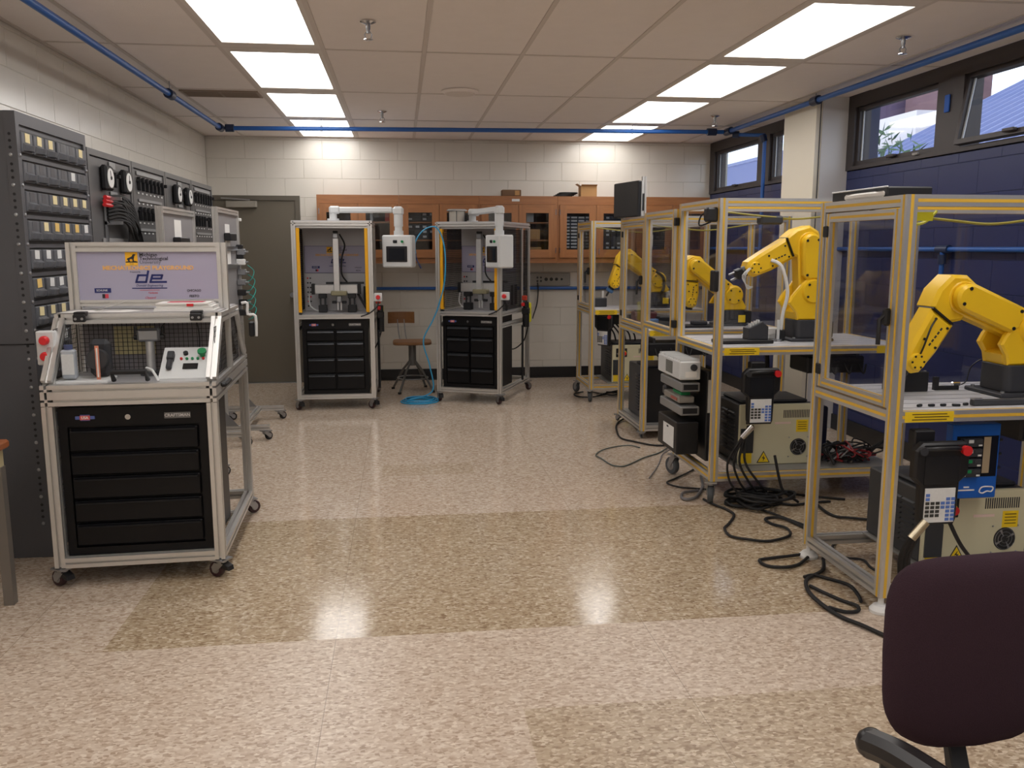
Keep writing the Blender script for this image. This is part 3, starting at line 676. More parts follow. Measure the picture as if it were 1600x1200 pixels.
def sign_print(s, W, H):
    """prints on the lavender board; s = board object, origin at its centre, front at local y=0"""
    f = -0.0012
    P = lambda u, v: (u * W, f, v * H)
    def rect(u, v, w, h, m, y=f): MB().box((u * W, y, v * H), (w, 0.0012, h)).build('print', m, s)
    # crest: gold square with a dark animal on a rock
    cs = 0.056
    rect(-0.115, 0.35, cs, cs * 1.12, gold)
    MB().box((-0.115 * W, f - 0.0006, 0.35 * H - cs * 0.42), (cs * 0.96, 0.0012, cs * 0.22)).build('print', mat('crest_gold2', (250, 196, 60), 0.5), s)
    hx, hz = -0.115 * W, 0.35 * H
    an = [(-0.42, -0.1), (-0.32, 0.05), (-0.1, 0.14), (0.04, 0.22), (0.1, 0.36), (0.22, 0.42), (0.36, 0.34), (0.26, 0.26), (0.22, 0.1), (0.18, -0.04), (0.22, -0.24), (0.1, -0.24), (0.06, -0.02), (-0.1, -0.02), (-0.16, -0.12), (-0.1, -0.24), (-0.24, -0.24), (-0.3, -0.1), (-0.38, -0.04)]
    MB().prism([(hx + x * cs, hz + z * cs) for x, z in an], f - 0.0014, f - 0.0004, 0, 'xz').build('print', ink, s)
    MB().prism([(hx + x * cs, hz + z * cs) for x, z in [(-0.48, -0.24), (-0.3, -0.2), (0.0, -0.22), (0.3, -0.18), (0.48, -0.24), (0.48, -0.32), (-0.48, -0.32)]], f - 0.0014, f - 0.0004, 0, 'xz').build('print', ink, s)
    text('TECH', 0.008, ink, s, (hx, f - 0.0014, hz - cs * 0.43))
    for k, (b_, m_) in enumerate((('Michigan', ink), ('Technological', ink), ('University', mat('grey_ink', (120, 118, 130), 0.6)))):
        text(b_, 0.0235, m_, s, (-0.06 * W, f, (0.43 - 0.075 * k) * H), align='LEFT', bold=0.0003)
    text('MECHATRONICS PLAYGROUND', 0.0268, ink_gold, s, P(0.0, 0.165), bold=0.0012, sx=1.06)
    text('Presented By', 0.009, ink, s, P(-0.095, 0.085))
    # stylised lower-case d and e
    th = 0.0095
    def stroke(pts):
        b_ = MB()
        for a, c in zip(pts[:-1], pts[1:]):
            a, c = Vector((a[0], 0, a[1])), Vector((c[0], 0, c[1])); d_ = (c - a).normalized(); n_ = Vector((-d_.z, 0, d_.x)) * th / 2
            q = [a - d_ * th * 0.4 + n_, c + d_ * th * 0.4 + n_, c + d_ * th * 0.4 - n_, a - d_ * th * 0.4 - n_]
            b_.add([(x.x, f - 0.0007, x.z) for x in q] + [(x.x, f + 0.0006, x.z) for x in q], [(0, 1, 2, 3), (0, 4, 5, 1), (1, 5, 6, 2), (2, 6, 7, 3), (3, 7, 4, 0)])
        b_.build('print', ink_navy, s)
    ox, oz, u = -0.092 * W, -0.12 * H, 0.033
    ux_ = u * 1.6
    stroke([(ox + ux_ * 0.95, oz + u * 0.98), (ox + ux_ * 0.2, oz + u * 0.98), (ox, oz), (ox + ux_ * 0.85, oz), (ox + ux_ * 1.08, oz + u * 1.55)])
    ox += ux_ * 1.22
    stroke([(ox + ux_ * 0.1, oz + u * 0.5), (ox + ux_ * 0.95, oz + u * 0.5), (ox + ux_ * 1.05, oz + u * 0.98), (ox + ux_ * 0.2, oz + u * 0.98), (ox, oz), (ox + ux_ * 1.35, oz)])
    text('Donald Engineering', 0.0155, ink_navy, s, P(0.0, -0.19), shear=0.25)
    rect(0.0, -0.245, 0.16, 0.005, ink_navy)
    rect(0.0, -0.285, 0.09, 0.0016, ink_red)
    rect(-0.33, -0.285, 0.074, 0.022, ink_navy); text('SCHUNK', 0.014, paper, s, (-0.335 * W, f - 0.0008, -0.285 * H), sx=0.9)
    rect(-0.325, -0.40, 0.014, 0.02, ink); rect(-0.305, -0.40, 0.016, 0.02, ink_red)
    text('Yaskawa', 0.013, ink_red, s, P(0.02, -0.34), shear=0.3); text('Clippard', 0.014, ink_red, s, P(0.0, -0.44), shear=0.3)
    text('CHICAGO', 0.016, ink, s, P(0.315, -0.30), bold=0.0002, sx=0.9); text('FESTO', 0.016, ink, s, P(0.315, -0.415), bold=0.0003)
def sign_board(t, c, W, H, rot=(0, 0, 0)):
    s = MB().bx(-W / 2, W / 2, 0, 0.006, -H / 2, H / 2).build('sign_board', board_m, t, c, rot)
    MB().bx(-W / 2, W / 2, -0.0012, 0, -H / 2, -H / 2 + 0.003).bx(-W / 2, W / 2, -0.0012, 0, H / 2 - 0.003, H / 2).bx(-W / 2, -W / 2 + 0.003, -0.0012, 0, -H / 2, H / 2).bx(W / 2 - 0.003, W / 2, -0.0012, 0, -H / 2, H / 2).build('border', ink_navy, s)
    sign_print(s, W, H)
    return s
def wire_mesh(t, o, u, v, nu, nv, r=0.0016, name='wire_mesh', m=None):
    """woven panel spanned by vectors u, v from corner o"""
    o, u, v = Vector(o), Vector(u), Vector(v); b = MB()
    for k in range(nu + 1): p_ = o + u * (k / nu); b.cyl(p_, p_ + v, r, n=4)
    for k in range(nv + 1): p_ = o + v * (k / nv); b.cyl(p_, p_ + u, r, n=4)
    return tag(b.build(name, m or wire_m, t, smooth=False), kind='stuff')
def estop(t, c, rot=(0, 0, 0), n=1):
    b = MB().rbox((0, 0, 0), (0.075, 0.05, 0.075 * n), 0.005).build('stop_box', hmi_grey, t, c, rot)
    for k in range(n): MB().cyl((0, -0.025, (k - (n - 1) / 2) * 0.07), (0, -0.04, (k - (n - 1) / 2) * 0.07), 0.02, n=16).cyl((0, -0.04, (k - (n - 1) / 2) * 0.07), (0, -0.055, (k - (n - 1) / 2) * 0.07), 0.021, 0.016, n=16).build('stop_button', red_pl, b)

# ---------------------------------------------------------------- trainer cart in the foreground
CR = math.radians(2.3)
CO = (-1.183, 3.872, 0)
t = cart = thing('trainer_cart', 'aluminium trainer cart with Michigan Tech sign board and sloping clear cover', 'cart', CO, CR)
S = 0.045; hw = 0.3625 - S / 2; DP = 1.03; y1 = S / 2; y2 = DP - S / 2; zb, zt = 0.115, 0.89
for x in (-hw, hw):
    for y in (y1, y2): bar(t, (x, y, zb - 0.02), (x, y, zt - 0.07), 'post')
    bar(t, (x, y1 + S / 2, zb), (x, y2 - S / 2, zb)); bar(t, (x, y1 - S / 2, zt), (x, y2 + S / 2, zt)); bar(t, (x, y1 - S / 2, zt - S), (x, y2 + S / 2, zt - S))
for y in (y1, y2):
    bar(t, (-hw + S / 2, y, zb), (hw - S / 2, y, zb)); bar(t, (-hw + S / 2, y, zt), (hw - S / 2, y, zt)); bar(t, (-hw + S / 2, y, zt - S), (hw - S / 2, y, zt - S))
bar(t, (-hw + S / 2, 0.60, zb), (hw - S / 2, 0.60, zb))
MB().bx(-hw + S / 2, hw - S / 2, S, DP - S, zt + 0.006, zt + 0.014).build('deck', deck_m, t)
# front and rear sloping housing, flat top between
ZT = 1.20; ya, yb = 0.27, 0.76
for x in (-hw, hw):
    bar(t, (x, 0.035, zt + 0.028), (x, ya - 0.012, ZT - 0.03), 'sloping_post'); bar(t, (x, DP - 0.035, zt + 0.028), (x, yb + 0.012, ZT - 0.03), 'sloping_post')
    bar(t, (x, ya - 0.02, ZT - 0.022), (x, yb + 0.02, ZT - 0.022)); bar(t, (x * 1.0, 0.492, zt + S / 2), (x, 0.492, 1.522), 'sign_post')
bar(t, (-hw + S / 2, ya, ZT - 0.022), (hw - S / 2, ya, ZT - 0.022), m=alu2); bar(t, (-hw + S / 2, yb, ZT - 0.022), (hw - S / 2, yb, ZT - 0.022))
MB().bx(-hw - 0.01, hw + 0.01, ya - 0.02, 0.465, ZT, ZT + 0.006).build('top_shelf', deck_m, t)
MB().bx(-hw - 0.01, hw + 0.01, 0.52, yb + 0.02, ZT, ZT + 0.006).build('top_shelf', deck_m, t)
bar(t, (-hw + S / 2, 0.492, 1.50), (hw - S / 2, 0.492, 1.50), 'sign_rail', nx=1, ny=1); bar(t, (-hw + S / 2, 0.492, 1.235), (hw - S / 2, 0.492, 1.235), 'sign_rail', sz=0.03)
sign_board(t, (0, 0.483, 1.362), 2 * hw - S + 0.01, 0.235)
# clear sloping cover with hinges and handle
cv = MB().add([(-hw + 0.02, 0.018, zt + 0.03), (hw - 0.02, 0.018, zt + 0.03), (hw - 0.02, ya - 0.035, ZT - 0.01), (-hw + 0.02, ya - 0.035, ZT - 0.01)], [(0, 1, 2, 3)]).build('clear_cover', clear, t)
for x in (-0.245, 0.255):
    h = MB().rbox((x, ya - 0.03, ZT + 0.002), (0.052, 0.05, 0.02), 0.004).rbox((x, ya - 0.058, ZT - 0.016), (0.052, 0.018, 0.034), 0.004).build('hinge', black, t)
    for q in (-0.014, 0.014): MB().cyl((x + q, ya - 0.066, ZT - 0.018), (x + q, ya - 0.07, ZT - 0.018), 0.006, n=8).build('screw', steel, h)
hb = MB().tube([(-0.07, 0.04, zt + 0.035), (-0.07, 0.005, zt + 0.075), (0.07, 0.005, zt + 0.075), (0.07, 0.04, zt + 0.035)], 0.011, 8); hb.build('handle', black, t)
# wire mesh dividers
wire_mesh(t, (-hw + 0.02, 0.44, zt + 0.02), (2 * hw - 0.04, 0, 0), (0, 0, ZT - zt - 0.05), 30, 13)
for x in (-hw, hw):
    wire_mesh(t, (x, 0.5, zt + 0.03), (0, 0.36, 0), (0, 0, 0.24), 16, 11)
    wire_mesh(t, (x, 0.16, zt + 0.03), (0, 0.30, 0), (0, 0, 0.22), 13, 10)
MB().bx(-hw + 0.03, hw - 0.03, 0.462, 0.466, zt + 0.02, zt + 0.28).build('divider_sheet', mat('grey_divider', (150, 145, 148), 0.6), t)
MB().bx(-0.17, 0.015, 0.454, 0.458, zt + 0.10, zt + 0.235).build('notice_sheet', mat('cream_sheet', (222, 208, 156), 0.6), t)
for (x, y, a) in ((-hw, 0.03, 2.5), (hw, 0.03, 2.6), (-hw, DP - 0.03, 0.4), (hw, DP - 0.03, 0.6)): caster(t, x, y, zb - S / 2 - 0.002, 0.037, 0.028, a, mat('maroon_tyre', (58, 34, 38), 0.5))
estop(t, (-hw - 0.03, 0.16, 1.06), (0, 0, 0), 2)
MB().tube(spline([(hw + 0.02, DP - 0.1, 1.2), (hw + 0.05, DP - 0.1, 1.2), (hw + 0.05, DP - 0.1, 1.14), (hw + 0.09, DP - 0.1, 1.13), (hw + 0.09, DP - 0.1, 1.02)], 3), 0.008, 6).build('hook_bracket', white_pl, t)
MB().rbox((hw + 0.07, DP - 0.1, 1.06), (0.03, 0.05, 0.08), 0.006).build('cable_clip', black, t)
MB().rbox((hw + 0.035, 0.2, zt - 0.01), (0.03, 0.16, 0.022), 0.008).build('side_handle', black, t)
def on_cart(x, y, z):
    c, s = math.cos(CR), math.sin(CR); return (CO[0] + c * x - s * y, CO[1] + s * x + c * y, z)
tool_chest('black tool chest with one stack of drawers inside the sign-board trainer cart', on_cart(0, 0.035, zb + S / 2 + 0.001), CR, 0.62, 0.5, 0.67, 1, 5, 'black tool chests')
ZD = zt + 0.0145
# things on the cart deck
t = thing('mounting_board', 'white mounting board on the trainer cart deck carrying a clear bottle', 'board', on_cart(-0.22, 0.16, ZD), CR)
MB().rbox((0, 0, 0.007), (0.22, 0.17, 0.014), 0.003).build('panel', white_pl, t)
MB().rbox((0.055, 0.05, 0.10), (0.09, 0.06, 0.17), 0.02).build('motor_block', charcoal, t)
MB().cyl((0.055, 0.02, 0.1), (0.055, -0.02, 0.1), 0.045, n=18).build('drive_wheel', dark_steel, t)
t = thing('bottle', 'clear square bottle with liquid on the white mounting board', 'bottle', on_cart(-0.275, 0.13, ZD + 0.0145), CR)
MB().rbox((0, 0, 0.07), (0.06, 0.04, 0.13), 0.008).build('body', mat('milky_plastic', (176, 182, 190), 0.2), t); MB().cyl((0, 0, 0.135), (0, 0, 0.155), 0.018, n=12).build('cap', mat('navy_cap', (70, 80, 120), 0.4), t)
MB().box((0, -0.021, 0.07), (0.05, 0.002, 0.09)).build('label_sheet', white_label, t)
t = thing('label_stick', 'upright orange printed strip beside the clear bottle', 'strip', on_cart(-0.155, 0.12, ZD + 0.0145), CR)
MB().box((0, 0, 0.075), (0.016, 0.004, 0.15)).build('strip', mat('orange_strip', (222, 140, 110), 0.6), t); MB().box((0, -0.0025, 0.075), (0.006, 0.001, 0.13)).build('print', paper, t)
t = thing('filter_regulator', 'metal air filter regulator in the middle of the trainer cart', 'regulator', on_cart(0.02, 0.33, ZD), CR)
MB().rbox((0, 0, 0.19), (0.1, 0.06, 0.06), 0.01).build('body', steel, t); MB().cyl((0, 0, 0.02), (0, 0, 0.16), 0.02, n=14).build('bowl', alu2, t); MB().cyl((0, 0, 0), (0, 0, 0.02), 0.05, n=14).build('foot', dark_steel, t)
for s in (-1, 1): MB().cyl((s * 0.05, 0, 0.18), (s * 0.068, 0, 0.18), 0.014, n=10).cyl((s * 0.06, 0, 0.18), (s * 0.06, 0, 0.23), 0.008, n=8).build('port', black, t)
MB().tube(spline([(0.06, 0, 0.23), (0.12, 0.02, 0.29), (0.2, 0.02, 0.27), (0.22, 0.02, 0.15), (0.2, 0.0, 0.02)], 5), 0.003, 5).build('air_line', black, t)
t = thing('control_box', 'white sloping control panel with buttons and display on the trainer cart', 'control panel', on_cart(0.21, 0.09, ZD), CR)
MB().prism([(0, 0), (0.2, 0), (0.2, 0.13), (0.17, 0.135), (0.0, 0.015)], -0.11, 0.10, 0.002, 'yz').build('case', white_pl, t)
sl = math.atan2(0.12, 0.17)
fp = bpy.data.objects.new('face', None)
def onface(x, v): return (x, v * math.cos(sl), 0.0155 + v * math.sin(sl))
R_ = (sl, 0, 0)
MB().rbox((0, 0, 0.003), (0.065, 0.035, 0.006), 0.001).build('display', screen_m, t, onface(0.02, 0.075), R_)
for k, m_ in enumerate((red_pl, green_pl, green_pl, green_pl, red_pl)): MB().cyl((0, 0, 0), (0, 0, 0.008), 0.006, n=10).build('push_button', m_, t, onface(-0.025 + 0.024 * k, 0.125), R_)
MB().cyl((0, 0, 0), (0, 0, 0.012), 0.011, n=12).build('selector', black, t, onface(-0.01, 0.16), R_)
MB().cyl((0, 0, 0), (0, 0, 0.02), 0.012, n=14).cyl((0, 0, 0.02), (0, 0, 0.03), 0.02, n=16).build('mushroom_button', green_pl, t, onface(0.065, 0.15), R_)
MB().rbox((0, 0, 0.015), (0.03, 0.05, 0.03), 0.004).rbox((0, -0.05, 0.012), (0.024, 0.06, 0.022), 0.006).build('connector', charcoal, t, onface(-0.07, 0.13), R_)
t = tag(MB().tube(spline([(0, 0, 0.06), (0.03, -0.02, 0.05), (0.06, -0.05, 0.006)], 5), 0.006, 6).build('white_hose', white_pl, None, on_cart(0.045, 0.13, ZD), (0, 0, CR)), 'short white hose end lying by the cover handle of the trainer cart', 'hose')
# papers on the cart top
t = thing('paper_sheet', 'loose white paper sheets with one curled corner on the trainer cart top', 'paper', on_cart(-0.15, 0.33, ZT + 0.0065), CR)
MB().add([(-0.2, -0.09, 0.001), (0.1, -0.08, 0.001), (0.16, -0.02, 0.001), (0.06, 0.09, 0.001), (-0.15, 0.09, 0.001)], [(0, 1, 2, 3, 4)]).build('sheet', paper, t)
MB().add([(-0.06, -0.03, 0.004), (0.07, 0.0, 0.045), (0.08, 0.05, 0.05), (-0.04, 0.03, 0.004)], [(0, 1, 2, 3)]).build('curled_sheet', paper, t)
t = thing('paper_stack', 'stack of white booklets with red print on the trainer cart top', 'paper stack', on_cart(0.19, 0.36, ZT + 0.0065), CR)
for k in range(5): MB().box((random.uniform(-0.008, 0.008), random.uniform(-0.006, 0.006), 0.004 + 0.0075 * k), (0.27 - 0.01 * k, 0.17, 0.0066)).build('booklet', paper, t)
MB().box((0.03, -0.0865, 0.028), (0.03, 0.001, 0.012)).build('red_print', red_pl, t); MB().box((0.0, 0, 0.0386), (0.16, 0.08, 0.0008)).build('red_print', ink_red, t)

# ---------------------------------------------------------------- component boards on stands behind it (face the aisle)
def component_stand(label, X, Y0, Y1, ZTOP, kind):
    t = thing('component_stand', label, 'trainer stand', (X, (Y0 + Y1) / 2, 0), 0, 'trainer stands'); h = (Y1 - Y0) / 2; s = 0.04
    for y in (-h + s / 2, h - s / 2):
        bar(t, (0, y, 0.1 + s / 2), (0, y, ZTOP), 'post', sz=s); bar(t, (-0.16, y, 0.1), (0.33, y, 0.1), 'foot', sz=s)
        for (x, a) in ((-0.13, 0.5), (0.30, 0.8)): caster(t, x, y, 0.078, 0.032, 0.024, a, brake=False)
        MB().prism([(0.0, 0.12), (0.1, 0.12), (0.0, 0.24)], y - 0.022, y - 0.018, 0, 'xz').build('gusset', steel, t)
    for z in (0.1,): bar(t, (0.12, -h + s, z), (0.12, h - s, z), sz=s)
    for z in (ZTOP - s / 2, 0.85): bar(t, (0, -h + s, z), (0, h - s, z), sz=s)
    MB().bx(-0.004, 0.004, -h + s, h - s, 0.87, ZTOP - s).build('back_panel', mat('stand_panel', (150, 148, 150), 0.45, 0.2), t)
    rnd = random.Random(int(X * 100))
    MB().bx(0.005, 0.007, -0.1, 0.08, 1.35, 1.68).build('data_sheet', paper, t)
    MB().rbox((0.03, -0.02, ZTOP - 0.22), (0.05, 0.26, 0.06), 0.006).build('controller', black, t)
    MB().rbox((0.03, h - 0.08, ZTOP - 0.34), (0.05, 0.06, 0.12), 0.006).build('relay', black, t)
    for z in (ZTOP - 0.33, ZTOP - 0.47): MB().bx(0.005, 0.02, -h + 0.06, h - 0.06, z, z + 0.035).build('din_rail', steel, t)
    for k in range(7):
        z = 0.95 + 0.085 * k; y = h - 0.1 + rnd.uniform(-0.03, 0.03)
        MB().rbox((0.04, y, z), (0.07, 0.06, 0.05), 0.006).build('valve', rnd.choice([steel, black, white_pl]), t)
        MB().cyl((0.075, y, z), (0.1, y, z), 0.008, n=8).build('fitting', steel, t)
    tm = mat('teal_tube', (40, 150, 140), 0.4)
    for k in range(6):
        z0 = 0.95 + 0.08 * k; MB().tube(spline([(0.09, h - 0.1, z0), (0.14, h - 0.07 + rnd.uniform(-0.03, 0.03), z0 - 0.05), (0.12, h - 0.12, z0 - 0.12), (0.08, h - 0.1, z0 - 0.14)], 4), 0.004, 5).build('air_tube', tm, t)
    if kind: MB().rbox((0.02, h + 0.02, ZTOP - 0.07), (0.03, 0.05, 0.025), 0.004).build('knob', white_pl, t)
component_stand('grey component stand with a black controller, nearer the drawer cabinet', -1.5, 5.72, 6.62, 1.755, 0)
component_stand('grey component stand with teal air tubes, nearer the taupe door', -1.38, 6.8, 7.68, 1.80, 1)
# ================================================================== BACK OF THE ROOM
# five oak wall cabinets, two glazed doors each
UW, UD, UZ0, UH = 0.866, 0.29, 1.325, 0.725
def wall_cabinet(k, label):
    x0 = -0.876 + UW * k
    t = thing('wall_cabinet', label, 'cabinet', (x0, YB - UD - 0.002, UZ0), 0, 'oak wall cabinets')
    W, D, H = UW - 0.002, UD, UH; a = 0.018
    MB().bx(0, a, 0.02, D, 0, H).bx(W - a, W, 0.02, D, 0, H).build('side_panel', oak, t)
    MB().bx(a, W - a, 0.02, D, 0.03, 0.05).bx(a, W - a, 0.02, D, H - 0.09, H - 0.07).build('deck_board', oak_h, t)
    MB().bx(a, W - a, D - 0.008, D, 0, H).build('back_board', mat('dark_back_board', (92, 62, 44), 0.6), t)
    MB().bx(0, W, 0.0, 0.02, H - 0.09, H).build('top_rail', oak_h, t); MB().bx(0, W, 0.0, 0.02, 0, 0.055).build('bottom_rail', oak_h, t)
    MB().bx(0, 0.02, 0.0, 0.02, 0.055, H - 0.09).build('stile', oak, t); MB().bx(W - 0.02, W, 0, 0.02, 0.055, H - 0.09).build('stile', oak, t)
    for z in ((0.24, 0.43) if k != 3 else ()): MB().bx(a, W - a, 0.03, D - 0.01, z, z + 0.016).build('shelf', oak_h, t)
    dw = (W - 0.04) / 2; dz0, dz1 = 0.058, H - 0.093
    for c in (0, 1):
        d0 = 0.02 + dw * c + 0.002; d1 = d0 + dw - 0.004; sw = 0.078
        d = MB().bx(d0, d0 + sw, -0.018, -0.001, dz0, dz1).bx(d1 - sw, d1, -0.018, -0.001, dz0, dz1).build('door', oak, t)
        for (za, zb_) in ((dz0, dz0 + 0.09), (dz1 - 0.09, dz1)): MB().bx(d0 + sw, d1 - sw, -0.0175, -0.001, za, zb_).build('door_rail', oak_h, d)
        MB().bx(d0 + sw, d1 - sw, -0.011, -0.008, dz0 + 0.09, dz1 - 0.09).build('pane', cab_glass, d)
        hx = d0 + 0.012 if c == 0 else d1 - 0.012
        for z in (dz0 + 0.08, dz1 - 0.08): MB().cyl((hx - (0.012 if c == 0 else -0.012), -0.021, z - 0.03), (hx - (0.012 if c == 0 else -0.012), -0.021, z + 0.03), 0.005, n=8).build('hinge', chrome, d)
        px = d1 - 0.03 if c == 0 else d0 + 0.03
        MB().tube([(px, -0.018, dz0 + 0.03), (px, -0.036, dz0 + 0.04), (px, -0.036, dz0 + 0.1), (px, -0.018, dz0 + 0.11)], 0.004, 6).build('handle', chrome, d)
    return x0
CL_ = ['oak glazed wall cabinet nearest the taupe door', 'oak glazed wall cabinet with dark bins behind glass, left of the tin canister', 'oak glazed wall cabinet with a small white tag on its top rail', 'oak glazed wall cabinet full of white and dark parts bins', 'oak glazed wall cabinet nearest the navy wall']
for k in range(5): wall_cabinet(k, CL_[k])
bin_dark = mat('dark_bin', (44, 50, 60), 0.4); bin_white = mat('pale_bin_front', (206, 206, 206), 0.4); lab_w = mat('bin_label', (196, 200, 204), 0.6)
def organiser(label, x0, x1, z0, z1, nc, nr, full):
    t = thing('parts_organiser', label, 'parts organiser', ((x0 + x1) / 2, YB - UD + 0.05, z0), 0, 'parts organisers behind glass'); W = x1 - x0; H = z1 - z0
    MB().bx(-W / 2, W / 2, 0.015, 0.16, 0, H).build('case', bin_dark, t)
    cw, ch = W / nc, H / nr; rnd = random.Random(nc * 17 + nr)
    b = MB().rbox((0, 0.006, 0), (cw - 0.006, 0.02, ch - 0.006), 0.003).mesh('bin'); b.materials.append(bin_dark)
    l = MB().box((0, -0.005, 0), (cw * (0.8 if full else 0.5), 0.002, ch * (0.5 if full else 0.42))).mesh('bin_label'); l.materials.append(bin_white if full else lab_w)
    for r in range(nr):
        for c in range(nc):
            o = link('bin', b, t, (-W / 2 + cw * (c + 0.5), 0, ch * (r + 0.5)))
            if full or rnd.random() < 0.6: link('bin_label', l, o, (0, 0, -ch * 0.1 if full else 0))
ux = lambda k: -0.876 + UW * k
organiser('organiser of white-fronted bins stacked in rows behind cabinet glass', ux(3) + 0.07, ux(3) + 0.40, UZ0 + 0.052, UZ0 + 0.52, 4, 13, True)
organiser('dark organiser with scattered small labels behind cabinet glass', ux(3) + 0.48, ux(3) + 0.80, UZ0 + 0.052, UZ0 + 0.52, 5, 10, False)
organiser('dark small-drawer organiser on the shelves left of the tin canister', ux(1) + 0.08, ux(1) + 0.39, UZ0 + 0.45, UZ0 + 0.60, 4, 3, False)
organiser('dark small-drawer organiser low in the cabinet left of the tin canister', ux(1) + 0.08, ux(1) + 0.39, UZ0 + 0.26, UZ0 + 0.42, 4, 3, False)
organiser('dark small-drawer organiser behind glass near the navy wall', ux(4) + 0.1, ux(4) + 0.4, UZ0 + 0.26, UZ0 + 0.42, 4, 3, False)
def small_box(name, label, cat, c, d, m, lid=None):
    t = thing(name, label, cat, c)
    MB().rbox((0, 0, d[2] / 2), d, 0.004).build('body', m, t)
    MB().rbox((0, 0, d[2] + 0.002), (d[0] * 0.9, d[1] * 0.9, 0.004), 0.002).build('lid', lid or m, t)
yS = YB - UD + 0.12
small_box('book', 'red boxed manual on a shelf behind the operator screen arm', 'book', (ux(0) + 0.74, yS, UZ0 + 0.447), (0.05, 0.15, 0.13), mat('red_box', (200, 84, 62), 0.6), paper)
small_box('book', 'white boxed manual standing beside the red manual', 'book', (ux(0) + 0.57, yS, UZ0 + 0.447), (0.03, 0.12, 0.09), white_pl)
small_box('storage_box', 'tan cardboard box on the middle shelf beside the outlet panel cabinet', 'box', (ux(2) + 0.60, yS, UZ0 + 0.257), (0.16, 0.14, 0.11), card)
small_box('storage_box', 'dim tan box on the lowest shelf of the tagged cabinet', 'box', (ux(2) + 0.62, yS, UZ0 + 0.0505), (0.15, 0.14, 0.12), card)
small_box('storage_box', 'grey instrument box on the top shelf of the tagged cabinet', 'box', (ux(2) + 0.57, yS, UZ0 + 0.447), (0.08, 0.1, 0.1), hmi_grey)
small_box('storage_box', 'amber box behind glass in the cabinet nearest the navy wall', 'box', (ux(4) + 0.62, yS, UZ0 + 0.447), (0.12, 0.12, 0.1), mat('amber_box', (170, 108, 50), 0.6))
MB().box((ux(2) + 0.40 - ux(2), -0.002, UH - 0.045), (0.085, 0.004, 0.026)).build('name_tag', white_label, bpy.data.objects['wall_cabinet.002'])
# things on top of the cabinets
zT = UZ0 + UH + 0.001
t = thing('cardboard_box', 'long flat brown box lying on the cabinet with the white tag', 'box', (1.22, 9.64, zT))
MB().rbox((0, 0, 0.035), (0.21, 0.14, 0.07), 0.006).build('carton', mat('brown_box', (120, 92, 68), 0.8), t); MB().box((0.06, -0.071, 0.035), (0.05, 0.002, 0.05)).build('tape', card, t)
t = thing('cable_coil', 'coiled black cable lying on top of the oak cabinets', 'cable', (1.80, 9.63, zT))
for k in range(4): MB().tube(spline([(0.1 * math.cos(a) + 0.02 * k, 0.06 * math.sin(a), 0.008 + 0.011 * k) for a in [i * PI / 5 for i in range(10)]], 3, True), 0.008, 6, True).build('loop', rubber, t)
t = thing('cardboard_box', 'open brown cardboard carton on top of the oak cabinets', 'box', (2.08, 9.63, zT))
MB().bx(-0.09, 0.09, -0.07, 0.07, 0, 0.115).build('carton', card, t)
MB().add([(-0.09, -0.07, 0.115), (0.09, -0.07, 0.115), (0.09, -0.1, 0.13), (-0.09, -0.1, 0.13)], [(0, 1, 2, 3)]).add([(-0.09, -0.07, 0.115), (-0.09, 0.07, 0.115), (-0.13, 0.07, 0.14), (-0.13, -0.07, 0.14)], [(0, 1, 2, 3)]).build('flap', card, t)
# outlet strip on the wall
t = thing('outlet_panel', 'grey steel outlet panel with a row of black sockets on the back wall', 'outlet panel', (1.64, YB - 0.03, 1.137))
MB().rbox((0, 0.012, 0), (0.56, 0.03, 0.145), 0.004).build('box', mat('outlet_steel', (140, 136, 130), 0.45, 0.3), t)
for (x, r) in ((0.0, 0.02), (0.06, 0.02), (0.12, 0.018), (0.18, 0.013)): MB().cyl((x, -0.003, 0), (x, -0.008, 0), r, n=14).build('socket', black, t)
for x in (-0.1, -0.06):
    for z in (-0.02, 0.02): MB().cyl((x, -0.003, z), (x, -0.008, z), 0.012, n=10).build('socket', black, t)
tag(MB().tube(spline([(1.54, 9.75, 1.1), (1.545, 9.74, 1.0), (1.53, 9.74, 0.85), (1.47, 9.6, 0.74), (1.44, 9.45, 0.72)], 5), 0.007, 6).build('power_cable', rubber), 'black power cable dropping from the wall outlet panel', 'cable')

